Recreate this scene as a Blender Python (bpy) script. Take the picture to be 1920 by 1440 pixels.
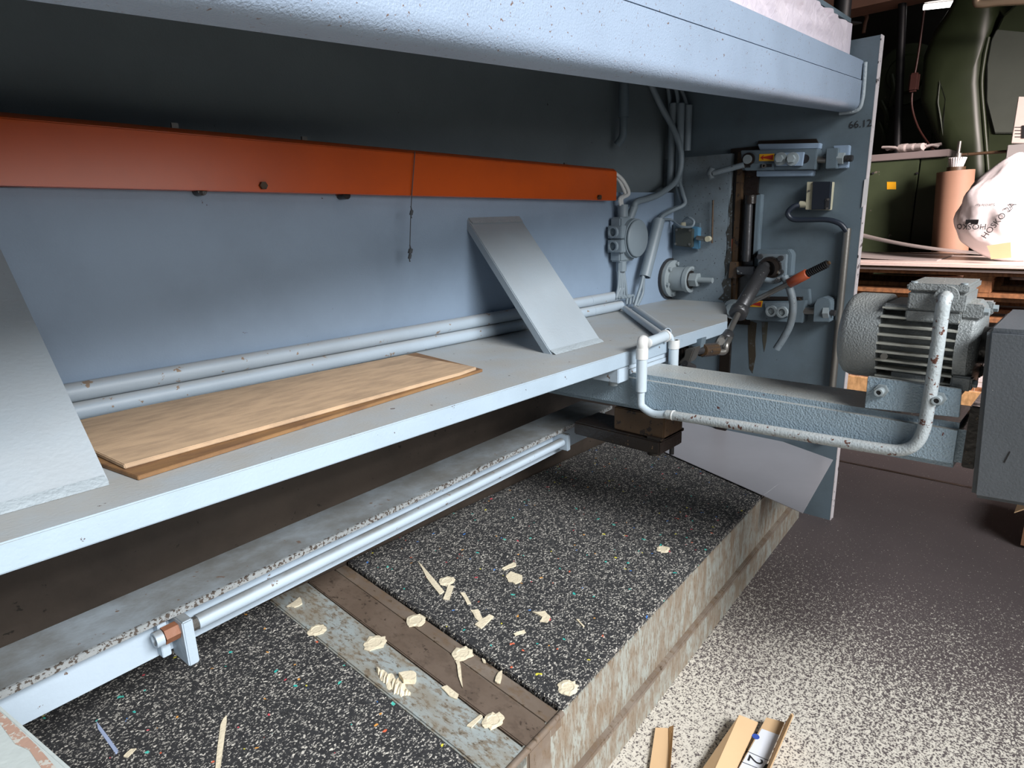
import bpy, bmesh, math, random
from mathutils import Vector, Matrix
from mathutils.bvhtree import BVHTree
random.seed(7)
V = Vector
for o in list(bpy.data.objects): bpy.data.objects.remove(o)
SC = bpy.context.scene
COL = SC.collection

# ------------------------------------------------------------------ camera, sky, lights, exposure
F = 1200.0
CAM = V((0, 0, 1.09))
R0 = V((0.6801086, -0.7325290, -0.0292147))      # camera right
R1 = V((-0.2045058, -0.1513014, -0.9671015))     # camera down
R2 = V((0.7040097, 0.6637086, -0.2527078))       # camera forward
cd = bpy.data.cameras.new('camera'); cam = bpy.data.objects.new('camera', cd); COL.objects.link(cam)
cd.sensor_width = 36.0; cd.lens = F / 1920 * 36.0; cd.clip_start = 0.02
cam.matrix_world = Matrix(((R0.x, -R1.x, -R2.x, CAM.x), (R0.y, -R1.y, -R2.y, CAM.y), (R0.z, -R1.z, -R2.z, CAM.z), (0, 0, 0, 1)))
SC.camera = cam
SC.view_settings.view_transform = 'Standard'; SC.view_settings.look = 'None'
SC.view_settings.exposure = 0.0; SC.view_settings.gamma = 1.0
SC.view_settings.use_curve_mapping = False
w = bpy.data.worlds.new('hall_daylight'); SC.world = w; w.use_nodes = True
w.node_tree.nodes['Background'].inputs[0].default_value = (0.70, 0.70, 0.71, 1)
w.node_tree.nodes['Background'].inputs[1].default_value = 0.16

def area_light(name, loc, target, sx, sy, power, color, spread=180):
    l = bpy.data.lights.new(name, 'AREA'); l.shape = 'RECTANGLE'; l.size = sx; l.size_y = sy
    l.energy = power; l.color = color; l.spread = math.radians(spread)
    o = bpy.data.objects.new(name, l); COL.objects.link(o)
    o.location = loc
    o.rotation_euler = (V(target) - V(loc)).to_track_quat('-Z', 'Y').to_euler()
    return o
area_light('roof_window_light', (0.35, -2.3, 2.95), (0.6, 0.75, 0.4), 2.0, 1.3, 76, (0.97, 0.985, 1.0), 78)
area_light('far_window_light', (2.7, -2.6, 2.6), (4.4, 0.5, 0.85), 1.1, 1.1, 74, (1.0, 0.86, 0.83), 50)
area_light('low_window_light', (0.5, -2.7, 1.55), (0.5, 1.3, 1.15), 2.6, 0.8, 42, (0.97, 0.985, 1.0))

# ------------------------------------------------------------------ pixel rays: a pixel gives a direction, a known plane gives the distance
def ray(q):
    return R0 * ((q[0] - 960) / F) + R1 * ((q[1] - 720) / F) + R2
def PX(q, x): d = ray(q); return CAM + d * (x / d.x)
def PY(q, y): d = ray(q); return CAM + d * (y / d.y)
def PZ(q, z): d = ray(q); return CAM + d * ((z - CAM.z) / d.z)

# ------------------------------------------------------------------ materials
def lin(h):
    h = h.lstrip('#'); o = []
    for i in (0, 2, 4):
        c = int(h[i:i+2], 16) / 255
        o.append(c / 12.92 if c <= 0.04045 else ((c + 0.055) / 1.055) ** 2.4)
    return (*o, 1)
class NM:
    def __init__(s, name):
        s.m = bpy.data.materials.new(name); s.m.use_nodes = True
        s.nt = s.m.node_tree; s.b = s.nt.nodes['Principled BSDF']
        s.tc = s.n('ShaderNodeTexCoord').outputs['Object']
    def n(s, t, **k):
        x = s.nt.nodes.new(t)
        for a, b in k.items(): setattr(x, a, b)
        return x
    def l(s, a, b): s.nt.links.new(a, b)
    def noise(s, scale, detail=3, rough=0.55, vec=None, stretch=None):
        x = s.n('ShaderNodeTexNoise'); x.inputs['Scale'].default_value = scale
        x.inputs['Detail'].default_value = detail; x.inputs['Roughness'].default_value = rough
        src = vec or s.tc
        if stretch:
            mp = s.n('ShaderNodeMapping'); mp.inputs['Scale'].default_value = stretch
            s.l(src, mp.inputs['Vector']); src = mp.outputs[0]
        s.l(src, x.inputs['Vector']); return x.outputs['Fac']
    def ramp(s, fac, a, b, lo=0.0, hi=1.0):
        x = s.n('ShaderNodeMapRange'); x.interpolation_type = 'SMOOTHSTEP'
        x.inputs['From Min'].default_value = a; x.inputs['From Max'].default_value = b
        x.inputs['To Min'].default_value = lo; x.inputs['To Max'].default_value = hi
        s.l(fac, x.inputs['Value']); return x.outputs[0]
    def mix(s, fac, a, b):
        x = s.n('ShaderNodeMix', data_type='RGBA')
        if isinstance(fac, (int, float)): x.inputs[0].default_value = fac
        else: s.l(fac, x.inputs[0])
        for i, c in ((6, a), (7, b)):
            if isinstance(c, tuple): x.inputs[i].default_value = c
            else: s.l(c, x.inputs[i])
        return x.outputs[2]
    def math(s, op, a, b=None):
        x = s.n('ShaderNodeMath', operation=op)
        for i, c in enumerate((a, b)):
            if c is None: continue
            if isinstance(c, (int, float)): x.inputs[i].default_value = c
            else: s.l(c, x.inputs[i])
        return x.outputs[0]
    def bump(s, h, strength, dist=0.002):
        x = s.n('ShaderNodeBump'); x.inputs['Strength'].default_value = strength; x.inputs['Distance'].default_value = dist
        s.l(h, x.inputs['Height']); s.l(x.outputs[0], s.b.inputs['Normal'])
    def col(s, c):
        if isinstance(c, tuple): s.b.inputs['Base Color'].default_value = c
        else: s.l(c, s.b.inputs['Base Color'])
    def done(s, rough=0.5, metal=0.0, spec=0.5):
        if isinstance(rough, (int, float)): s.b.inputs['Roughness'].default_value = rough
        else: s.l(rough, s.b.inputs['Roughness'])
        s.b.inputs['Metallic'].default_value = metal
        s.b.inputs['Specular IOR Level'].default_value = spec
        return s.m
def mul(c, k): return (c[0]*k, c[1]*k, c[2]*k, 1)

def paint(name, c, rough=0.45, bump=0.25, bscale=220, chips=0.0, chipc=(0.07, 0.035, 0.025, 1), dust=0.0, dustc=(0.40, 0.37, 0.33, 1), grime=0.25, grimec=None, chipscale=45, metal=0.0):
    m = NM(name)
    g = m.ramp(m.noise(5, 5, 0.6), 0.35, 0.75)
    col = m.mix(m.math('MULTIPLY', g, grime), c, grimec or mul(c, 0.55))
    if dust:
        ge = m.n('ShaderNodeNewGeometry'); sp = m.n('ShaderNodeSeparateXYZ'); m.l(ge.outputs['Normal'], sp.inputs[0])
        d = m.ramp(sp.outputs['Z'], 0.45, 0.95)
        d = m.math('MULTIPLY', d, m.ramp(m.noise(9, 5, 0.65), 0.2, 0.7, dust * 0.55, dust))
        col = m.mix(d, col, dustc)
    if chips:
        k = m.ramp(m.noise(chipscale, 5, 0.62), 0.80 - chips, 0.815 - chips)
        col = m.mix(k, col, chipc)
    m.col(col)
    if bump: m.bump(m.noise(bscale, 2, 0.5), bump, 0.0025)
    return m.done(rough, metal)

BLUE = lin('#a3b4c2'); BLUE_D = lin('#93a4b0')
M = {}
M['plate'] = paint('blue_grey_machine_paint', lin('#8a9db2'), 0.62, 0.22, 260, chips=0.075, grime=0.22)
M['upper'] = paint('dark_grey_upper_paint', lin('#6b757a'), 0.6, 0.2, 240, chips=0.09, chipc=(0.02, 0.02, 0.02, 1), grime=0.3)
M['shelf'] = paint('blue_grey_paint_dusty', BLUE, 0.5, 0.2, 200, chips=0.115, dust=0.85, dustc=lin('#a3a099'))
M['strut'] = paint('strut_paint_dusty', lin('#9aa8b3'), 0.5, 0.3, 160, chips=0.06, dust=0.55, dustc=lin('#a09d98'))
M['beam'] = paint('beam_hammer_paint', lin('#8e9db0'), 0.42, 0.4, 420, chips=0.15, chipc=lin('#6a5850'), chipscale=170, grime=0.25)
M['arm'] = paint('arm_hammer_paint', lin('#90a3b0'), 0.36, 0.9, 270, chips=0.10, chipc=lin('#5a3028'), dust=0.8, dustc=lin('#b0aca2'))
M['frame'] = paint('frame_paint', lin('#5f6e78'), 0.6, 0.15, 180, chips=0.10, chipc=(0.015, 0.012, 0.01, 1), grime=0.6, grimec=lin('#4d565a'), chipscale=70)
M['frame_oily'] = paint('frame_paint_oily', lin('#75828b'), 0.55, 0.15, 180, chips=0.155, chipc=(0.02, 0.016, 0.013, 1), grime=0.7, grimec=lin('#4a4843'), chipscale=130)
M['grimy'] = paint('oil_soaked_paint', lin('#35332e'), 0.4, 0.2, 60, chips=0.24, chipc=lin('#5d666b'), chipscale=90, grime=0.6, grimec=lin('#1c1916'))
M['edge'] = paint('bare_plate_edge', lin('#c9c2c4'), 0.5, 0.2, 150, chips=0.18, chipc=lin('#3a3436'))
M['pipe'] = paint('pipe_paint', lin('#a8b6c2'), 0.45, 0.12, 150, chips=0.16, chipc=lin('#8d7a68'), chipscale=38, dust=0.55, dustc=lin('#a39e96'))
M['pvc'] = paint('painted_plastic', lin('#b9c6cf'), 0.4, 0.08, 120, chips=0.1, chipc=lin('#7f7a75'), grime=0.15)
M['pvc_white'] = paint('white_plastic', lin('#d5d6d4'), 0.4, 0.05, 120, grime=0.15)
M['pvc_grey'] = paint('grey_plastic', lin('#808d96'), 0.45, 0.05, 120, grime=0.3)
M['motor'] = paint('motor_grey_paint', lin('#84898a'), 0.32, 0.9, 290, chips=0.09, chipc=lin('#4b2d26'), dust=0.5, dustc=lin('#9d9a92'))
M['conduit'] = paint('worn_conduit_paint', lin('#a5adb0'), 0.4, 0.5, 200, chips=0.19, chipc=lin('#5a3a30'), chipscale=70, dust=0.4)
M['fin'] = paint('fin_paint', lin('#a9aaa2'), 0.5, 0.1, 200, grime=0.3)
M['guard'] = paint('guard_dark_grey', lin('#565b60'), 0.55, 0.2, 260, chips=0.08, chipc=lin('#9a9a9a'), grime=0.35)
M['rail'] = paint('rail_paint', lin('#aebdca'), 0.5, 0.15, 180, chips=0.13, chipc=lin('#6a5a50'), dust=1.0, dustc=lin('#6a6a67'))
M['lip'] = paint('rail_worn_lip', lin('#8f9394'), 0.4, 0.3, 120, chips=0.27, chipc=lin('#4a423c'), chipscale=160)
M['orange'] = paint('orange_enamel', lin('#c4500e'), 0.3, 0.03, 60, chips=0.07, chipc=lin('#3a1c10'), grime=0.25, grimec=lin('#8c3c1c'))
M['black'] = paint('black_rubber', (0.012, 0.012, 0.014, 1), 0.5, 0)
M['cable_navy'] = paint('dark_blue_cable', lin('#232a36'), 0.4, 0)
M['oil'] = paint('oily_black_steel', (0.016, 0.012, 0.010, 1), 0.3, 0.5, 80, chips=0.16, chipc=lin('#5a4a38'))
M['rustbrown'] = paint('rusty_oily_steel', lin('#4a3826'), 0.5, 0.4, 80, chips=0.2, chipc=(0.015, 0.01, 0.008, 1))
M['steel'] = paint('worn_steel', lin('#8d8a85'), 0.38, 0.1, 120, grime=0.5, metal=0.8)
M['steel_dark'] = paint('dark_steel', lin('#4a4a4c'), 0.38, 0.2, 120, chips=0.15, chipc=lin('#9b9b98'), grime=0.5, metal=0.6)
M['bolt'] = paint('painted_bolt', lin('#909a9e'), 0.4, 0.1, 120, grime=0.4)
M['rust'] = paint('rusty_nut', lin('#8a5a40'), 0.6, 0.3, 150, grime=0.5)
M['copper'] = paint('orange_brown_handle', lin('#9c4a2e'), 0.35, 0.05, 80, grime=0.4)
M['bed'] = paint('dark_bed_steel', lin('#4a4038'), 0.6, 0.3, 90, chips=0.13, chipc=lin('#262018'), grime=0.7, grimec=lin('#2b2520'))
M['yellow'] = paint('yellow_sticker', lin('#e0a51c'), 0.5, 0, grime=0.15)
M['red'] = paint('red_print', lin('#a82818'), 0.5, 0, grime=0.1)
M['print'] = paint('black_print', (0.02, 0.02, 0.022, 1), 0.6, 0)
M['cream'] = paint('cream_plastic', lin('#b9b49c'), 0.45, 0, grime=0.15)
M['darkbox'] = paint('dark_navy_cover', lin('#1c222c'), 0.4, 0.05)
M['switch'] = paint('switch_grey_cover', lin('#3c3f3a'), 0.45, 0.1)
M['switch_blue'] = paint('switch_blue_body', lin('#4f7f9c'), 0.45, 0.1)
M['paper'] = paint('white_paper', lin('#e4dfdf'), 0.7, 0.1, grime=0.1)
M['card'] = paint('brown_cardboard', lin('#d0ae86'), 0.8, 0.12, 90, grime=0.15)
M['card_edge'] = paint('cardboard_edge', lin('#b18a5c'), 0.8, 0.9, 300, grime=0.3)
M['chipw'] = paint('torn_pale_wood', lin('#ded2b8'), 0.8, 0.5, 180, grime=0.25, grimec=lin('#b9a888'))
M['plastic_strip'] = paint('clear_blue_strip', lin('#a9b7d6'), 0.2, 0)
M['label'] = paint('label_paper', lin('#dfe2ea'), 0.5, 0, grime=0.1)
M['bluedot'] = paint('blue_dot', lin('#3a55a8'), 0.5, 0)
M['sheet'] = paint('bright_sheet_steel', lin('#c4c2c8'), 0.36, 0.03, 8, grime=0.15, metal=0.35)
M['string'] = paint('grey_string', lin('#50555a'), 0.9, 0)
M['weld'] = paint('weld_bead', lin('#a0aab0'), 0.5, 0.9, 160, grime=0.4)
M['green'] = paint('dark_green_enamel', lin('#343d28'), 0.42, 0.04, 5, grime=0.35)
M['green_panel'] = paint('grey_green_panel', lin('#5d635b'), 0.4, 0.05, 6, grime=0.3)
M['green_worn'] = paint('worn_green_cabinet', lin('#3c4630'), 0.5, 0.1, 60, chips=0.12, chipc=lin('#6a625a'), chipscale=14, grime=0.5, grimec=lin('#2a3220'))
M['cabtop'] = paint('cabinet_top_grey', lin('#7d7270'), 0.6, 0.1, 60)
M['darkmach'] = paint('dark_machinery', lin('#2c3324'), 0.5, 0.2, 20, grime=0.5)
M['tubecard'] = paint('brown_paper_tube', lin('#8c6a56'), 0.7, 0.05, 60, grime=0.2)
M['sack'] = paint('white_plastic_sack', lin('#ece4e4'), 0.42, 0.5, 14, grime=0.05)
M['sheetpink'] = paint('pale_sheet', lin('#c9b8b0'), 0.35, 0.03, 10, grime=0.2)
M['sheetdark'] = paint('grey_sheet', lin('#8d8582'), 0.4, 0.03, 10, grime=0.2)
M['fibre'] = None
M['wire'] = paint('galvanised_wire', lin('#a39384'), 0.45, 0, metal=0.3)
M['beige'] = paint('beige_panel', lin('#c8bcb4'), 0.5, 0)
M['greybox'] = paint('grey_panel', lin('#8b8886'), 0.5, 0)
M['girder'] = paint('red_brown_girder', lin('#9a7462'), 0.6, 0.1, 30, grime=0.4)
M['glove'] = paint('dirty_white_glove', lin('#b8aca8'), 0.9, 0.6, 120)
M['hose'] = paint('red_hose', lin('#3c1f1a'), 0.5, 0)
M['wallm'] = paint('dark_hall_wall', lin('#3c3a34'), 0.8, 0.1, 10, grime=0.5)
M['ceil'] = paint('dark_ceiling', lin('#3a3330'), 0.8, 0.1, 10)
M['brass'] = paint('brass_pipe', lin('#b8a58c'), 0.35, 0, metal=0.5)

def fibreboard(name, a, b, scale=1.0):
    m = NM(name)
    n1 = m.noise(22, 6, 0.65, stretch=(0.6, 2.2, 1)); n2 = m.noise(6, 4, 0.6, stretch=(0.5, 1.6, 1))
    c = m.mix(m.ramp(n1, 0.35, 0.7), a, b)
    c = m.mix(m.ramp(n2, 0.55, 0.72, 0, 0.6), c, mul(b, 0.55))
    m.col(c); m.bump(m.noise(400, 2), 0.25, 0.001); return m.done(0.7)
M['board_top'] = fibreboard('hardboard_smooth', lin('#bfa283'), lin('#a58c72'))
M['board_low'] = fibreboard('hardboard_brown', lin('#86643f'), lin('#6f5036'))
M['wood'] = fibreboard('pallet_wood', lin('#9a6a44'), lin('#6e4a30'))
M['wood_pale'] = fibreboard('pallet_wood_pale', lin('#c49c6c'), lin('#9c7a50'))

def rubber_mat():
    m = NM('recycled_rubber_granulate')
    def vor(scale, st=None, rnd=1.0):
        x = m.n('ShaderNodeTexVoronoi'); x.inputs['Scale'].default_value = scale; x.inputs['Randomness'].default_value = rnd
        src = m.tc
        nz = m.n('ShaderNodeTexNoise'); nz.inputs['Scale'].default_value = scale * 0.9; m.l(src, nz.inputs['Vector'])
        ad = m.n('ShaderNodeMixRGB'); ad.blend_type = 'ADD'; ad.inputs[0].default_value = 0.012 * 120 / scale
        m.l(src, ad.inputs[1]); m.l(nz.outputs['Color'], ad.inputs[2]); src = ad.outputs[0]
        if st:
            mp = m.n('ShaderNodeMapping'); mp.inputs['Scale'].default_value = st; mp.inputs['Rotation'].default_value = (0, 0, 0.5); m.l(src, mp.inputs[0]); src = mp.outputs[0]
        m.l(src, x.inputs['Vector'])
        sp = m.n('ShaderNodeSeparateColor'); m.l(x.outputs['Color'], sp.inputs[0])
        return x.outputs['Distance'], sp.outputs[0], sp.outputs[1], x.outputs['Color']
    c = m.mix(m.noise(160, 3), (0.010, 0.010, 0.011, 1), (0.045, 0.045, 0.048, 1))
    for sc, st, th, dist, ca, cb in ((200, None, 0.68, 0.46, lin('#6d6b68'), lin('#c4bfb6')), (150, (1, 2.2, 1), 0.70, 0.46, lin('#8a8681'), lin('#e6e0d4')), (330, None, 0.66, 0.45, lin('#4c4b4a'), lin('#a8a49c'))):
        d, r, g, _ = vor(sc, st)
        k = m.math('MULTIPLY', m.ramp(r, th, th + 0.02), m.ramp(d, dist, dist - 0.10))
        c = m.mix(k, c, m.mix(g, ca, cb))
    d, r, g, rc = vor(62)
    hs = m.n('ShaderNodeHueSaturation'); hs.inputs['Saturation'].default_value = 1.6; hs.inputs['Value'].default_value = 1.0
    m.l(rc, hs.inputs['Color'])
    cr = m.n('ShaderNodeValToRGB'); cr.color_ramp.interpolation = 'CONSTANT'
    cols = [lin('#2fb3a8'), lin('#d8cf4a'), lin('#d86a4a'), lin('#3f7fd0'), lin('#e0a050'), lin('#50c0b0'), lin('#d0505a')]
    cr.color_ramp.elements[0].color = cols[0]; cr.color_ramp.elements[1].position = 1 / 7; cr.color_ramp.elements[1].color = cols[1]
    for i in range(2, 7):
        e = cr.color_ramp.elements.new(i / 7); e.color = cols[i]
    m.l(g, cr.inputs[0])
    k = m.math('MULTIPLY', m.ramp(r, 0.84, 0.845), m.ramp(d, 0.22, 0.18))
    c = m.mix(k, c, cr.outputs[0])
    m.col(c); m.bump(m.noise(350, 3), 0.5, 0.002)
    return m.done(0.75)
M['rubber'] = rubber_mat()

def tray_metal(name, base, worn, rust, stretch):
    m = NM(name)
    n1 = m.noise(30, 6, 0.7, stretch=stretch); n2 = m.noise(9, 6, 0.65, stretch=(stretch[0]*0.6, stretch[1]*0.6, stretch[2])); n3 = m.noise(60, 5, 0.7, stretch=stretch)
    c = m.mix(m.ramp(n2, 0.35, 0.62), base, worn)
    c = m.mix(m.ramp(n1, 0.48, 0.60, 0, 0.75), c, rust)
    c = m.mix(m.ramp(n3, 0.60, 0.66, 0, 0.8), c, mul(rust, 0.35))
    m.col(c); m.bump(n3, 0.2, 0.002); return m.done(0.45, 0.15)
M['tray_side'] = tray_metal('tray_scratched_paint', lin('#a3a8a2'), lin('#8d8172'), lin('#7a6650'), (7, 7, 1.3))
M['tray_bar'] = tray_metal('tray_brown_bar', lin('#76675b'), lin('#6c5d51'), lin('#64564b'), (1.6, 1.0, 1))
M['tray_bar_worn'] = tray_metal('tray_worn_bar', lin('#8c8176'), lin('#76685c'), lin('#75624f'), (1.6, 0.8, 1))
M['tray_strip'] = tray_metal('tray_blue_strip', lin('#a5aeae'), lin('#979388'), lin('#7d6c56'), (4, 1.5, 1))

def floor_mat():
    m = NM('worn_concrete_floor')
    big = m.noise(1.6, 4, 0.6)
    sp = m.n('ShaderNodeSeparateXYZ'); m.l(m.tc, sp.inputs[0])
    # worn pale speckle thins out along X; the ramp also paints in light falloff
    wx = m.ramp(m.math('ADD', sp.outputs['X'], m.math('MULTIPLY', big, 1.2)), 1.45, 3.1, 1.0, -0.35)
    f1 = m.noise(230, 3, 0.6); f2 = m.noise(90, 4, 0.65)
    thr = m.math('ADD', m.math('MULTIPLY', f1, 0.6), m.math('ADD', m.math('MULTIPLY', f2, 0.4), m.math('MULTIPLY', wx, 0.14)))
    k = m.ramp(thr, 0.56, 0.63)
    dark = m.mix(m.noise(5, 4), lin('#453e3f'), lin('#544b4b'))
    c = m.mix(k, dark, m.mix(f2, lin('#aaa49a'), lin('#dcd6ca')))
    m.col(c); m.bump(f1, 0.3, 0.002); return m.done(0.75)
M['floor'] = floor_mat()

def foil_mat():
    m = NM('crumpled_foil_wrap')
    n = m.noise(9, 6, 0.6, stretch=(1.2, 1, 0.5))
    n2 = m.noise(38, 4, 0.6, stretch=(1.5, 1, 0.3))
    m.col(m.mix(n, lin('#efe4ea'), lin('#c9bfcc')))
    m.bump(m.math('ADD', n, m.math('MULTIPLY', n2, 0.35)), 0.5, 0.02)
    return m.done(0.4, 0.15)
M['foil'] = foil_mat()
def emit(name, c, s):
    m = NM(name); m.col(c); m.b.inputs['Emission Color'].default_value = c; m.b.inputs['Emission Strength'].default_value = s
    return m.done(0.5)
M['lamp'] = emit('fluorescent_tube_glow', (1, 0.97, 0.95, 1), 6.0)

# ------------------------------------------------------------------ builders
def link(name, me, mat, parent=None):
    o = bpy.data.objects.new(name, me); COL.objects.link(o)
    if mat is not None: me.materials.append(M[mat] if isinstance(mat, str) else mat)
    if parent is not None:
        o.parent = parent
        top = parent
        o.matrix_parent_inverse = world_of(parent).inverted()
    return o
def world_of(p):
    if p.parent is None: return Matrix.LocRotScale(p.location, p.rotation_euler, p.scale)
    return world_of(p.parent) @ p.matrix_parent_inverse @ Matrix.LocRotScale(p.location, p.rotation_euler, p.scale)
def tag(o, label, cat, group=None):
    o['label'] = label; o['category'] = cat
    if group: o['group'] = group
    return o
def struct(o): o['kind'] = 'structure'; return o
def thing(name, label, cat, loc, group=None):
    e = bpy.data.objects.new(name, None); COL.objects.link(e); e.location = loc; e.empty_display_size = 0.05
    return tag(e, label, cat, group)
def finish(bm, name, mat, parent, bevel=0.0, seg=2, smooth=False, sharp=35):
    bmesh.ops.remove_doubles(bm, verts=bm.verts, dist=1e-6)
    bmesh.ops.recalc_face_normals(bm, faces=bm.faces)
    if bevel:
        bmesh.ops.bevel(bm, geom=list(bm.edges), offset=bevel, segments=seg, affect='EDGES', clamp_overlap=True)
        smooth = True; sharp = 40
    if smooth:
        for f in bm.faces: f.smooth = True
        for e in bm.edges:
            if len(e.link_faces) == 2 and e.calc_face_angle(0) > math.radians(sharp): e.smooth = False
    me = bpy.data.meshes.new(name); bm.to_mesh(me); bm.free()
    return link(name, me, mat, parent)
def hexa(name, bot, top, mat, parent=None, bevel=0.0, seg=2):
    bm = bmesh.new(); n = len(bot)
    b = [bm.verts.new(p) for p in bot]; t = [bm.verts.new(p) for p in top]
    bm.faces.new(b); bm.faces.new(t)
    for i in range(n): bm.faces.new((b[i], b[(i+1) % n], t[(i+1) % n], t[i]))
    return finish(bm, name, mat, parent, bevel, seg)
def box(name, x, y, z, mat, parent=None, bevel=0.0, seg=2):
    q = ((x[0], y[0]), (x[1], y[0]), (x[1], y[1]), (x[0], y[1]))
    return hexa(name, [(a, b, z[0]) for a, b in q], [(a, b, z[1]) for a, b in q], mat, parent, bevel, seg)
def extr(name, pts, vec, mat, parent=None, bevel=0.0, seg=2):
    vec = V(vec); return hexa(name, [V(p) for p in pts], [V(p) + vec for p in pts], mat, parent, bevel, seg)
def slabx(name, pxs, xf, th, mat, parent=None, bevel=0.0): return extr(name, [PX(q, xf) for q in pxs], (th, 0, 0), mat, parent, bevel)
def slaby(name, pxs, yf, th, mat, parent=None, bevel=0.0): return extr(name, [PY(q, yf) for q in pxs], (0, th, 0), mat, parent, bevel)
def slabz(name, pxs, z, th, mat, parent=None, bevel=0.0): return extr(name, [PZ(q, z) for q in pxs], (0, 0, -th), mat, parent, bevel)
def rings(bm, pts, rad, seg, caps=True, rot=0.0, closed=False):
    pts = [V(p) for p in pts]; n = len(pts); rr = rad if isinstance(rad, (list, tuple)) else [rad] * n
    tg = []
    for i in range(n):
        a = pts[max(i-1, 0)]; b = pts[min(i+1, n-1)]
        tg.append((b - a).normalized())
    u = tg[0].orthogonal().normalized() if abs(tg[0].z) > 0.9 else tg[0].cross(V((0, 0, 1))).normalized()
    prev = None
    for i in range(n):
        u = (u - tg[i] * u.dot(tg[i])).normalized(); v = tg[i].cross(u)
        ring = [bm.verts.new(pts[i] + (u * math.cos(rot + 2*math.pi*k/seg) + v * math.sin(rot + 2*math.pi*k/seg)) * rr[i]) for k in range(seg)]
        if prev:
            for k in range(seg): bm.faces.new((prev[k], prev[(k+1) % seg], ring[(k+1) % seg], ring[k]))
        elif caps: bm.faces.new(ring)
        prev = ring
    if caps: bm.faces.new(prev)
def smooth_path(pts, n=8):
    pts = [V(p) for p in pts]; P = [pts[0]*2 - pts[1]] + pts + [pts[-1]*2 - pts[-2]]; out = []
    for i in range(1, len(P) - 2):
        a, b, c, d = P[i-1], P[i], P[i+1], P[i+2]
        for k in range(n):
            t = k / n
            out.append(0.5 * ((2*b) + (c - a)*t + (2*a - 5*b + 4*c - d)*t*t + (3*b - a - 3*c + d)*t**3))
    out.append(pts[-1]); return out
def tube(name, pts, r, mat, parent=None, seg=12, curve=True, n=8):
    bm = bmesh.new(); rings(bm, smooth_path(pts, n) if curve and len(pts) > 2 else pts, r, seg)
    return finish(bm, name, mat, parent, smooth=True, sharp=50)
def cyl(name, p0, p1, r, mat, parent=None, seg=20, r2=None, bev=0.0):
    p0, p1 = V(p0), V(p1); bm = bmesh.new()
    if bev:
        d = (p1 - p0).normalized() * bev; rb = r if r2 is None else r2
        rings(bm, [p0, p0 + d*0.999, p1 - d*0.999, p1], [r - bev, r, rb, rb - bev], seg)
    else: rings(bm, [p0, p1], [r, r if r2 is None else r2], seg)
    return finish(bm, name, mat, parent, smooth=seg > 8, sharp=50)
def hexbolt(name, p0, p1, r, mat, parent=None):
    bm = bmesh.new(); rings(bm, [p0, p1], r, 6); return finish(bm, name, mat, parent)
def lathe(name, p0, axis, prof, mat, parent=None, seg=32, closed=False):
    p0 = V(p0); axis = V(axis).normalized(); u = axis.orthogonal().normalized(); v = axis.cross(u); bm = bmesh.new(); prev = None; first = None
    for (h, r) in prof:
        ring = [bm.verts.new(p0 + axis*h + (u*math.cos(2*math.pi*k/seg) + v*math.sin(2*math.pi*k/seg))*max(r, 1e-4)) for k in range(seg)]
        if prev:
            for k in range(seg): bm.faces.new((prev[k], prev[(k+1) % seg], ring[(k+1) % seg], ring[k]))
        else: first = ring
        prev = ring
    if closed:
        for k in range(seg): bm.faces.new((prev[k], prev[(k+1) % seg], first[(k+1) % seg], first[k]))
    else: bm.faces.new(first); bm.faces.new(prev)
    return finish(bm, name, mat, parent, smooth=True, sharp=40)
def pipe_open(name, p0, p1, r, ri, mat, parent=None, seg=20):
    p0, p1 = V(p0), V(p1); L = (p1 - p0).length
    return lathe(name, p0, p1 - p0, [(0, ri), (0, r), (L, r), (L, ri)], mat, parent, seg, closed=True)
def coil(name, p0, p1, r, wire, turns, mat, parent=None):
    p0, p1 = V(p0), V(p1); a = (p1 - p0).normalized(); u = a.orthogonal().normalized(); v = a.cross(u); n = turns * 10
    pts = [p0 + (p1 - p0)*(i/n) + (u*math.cos(2*math.pi*i/10) + v*math.sin(2*math.pi*i/10))*r for i in range(n + 1)]
    bm = bmesh.new(); rings(bm, pts, wire, 6); return finish(bm, name, mat, parent, smooth=True)
def text_mesh(s, size):
    cu = bpy.data.curves.new('lettering', 'FONT'); cu.body = s; cu.size = size; cu.align_x = 'CENTER'; cu.align_y = 'CENTER'
    cu.resolution_u = 3
    o = bpy.data.objects.new('lettering', cu); COL.objects.link(o)
    dg = bpy.context.evaluated_depsgraph_get(); me = bpy.data.meshes.new_from_object(o.evaluated_get(dg))
    bpy.data.objects.remove(o); me.materials.clear(); return me
def letter(name, s, size, origin, xdir, ydir, mat, parent, off=0.0006):
    me = text_mesh(s, size); xd = V(xdir).normalized(); yd = V(ydir).normalized(); nd = xd.cross(yd).normalized()
    for v in me.vertices: v.co = V(origin) + xd*v.co.x + yd*v.co.y + nd*off
    me.update(); return link(name, me, mat, parent)
def arrow_sticker(pxs, xf, parent, flip=False):
    """yellow sticker with a red arrow pointing away from the plate's free edge; pxs = tl, tr, br, bl"""
    s = slabx('arrow_sticker', pxs, xf, 0.0015, 'yellow', parent)
    s['label'] = 'yellow sticker with red arrow'
    c = [PX(q, xf) for q in pxs]
    def uv(u, v): return c[0]*(1-u)*(1-v) + c[1]*u*(1-v) + c[2]*u*v + c[3]*(1-u)*v + V((-0.0012, 0, 0))
    pts = [uv(0.08, 0.5), uv(0.30, 0.15), uv(0.27, 0.42), uv(0.92, 0.15), uv(0.92, 0.85), uv(0.27, 0.58), uv(0.30, 0.85)]
    a = extr('arrow', pts, (0.0013, 0, 0), 'red', s); return s

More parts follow.
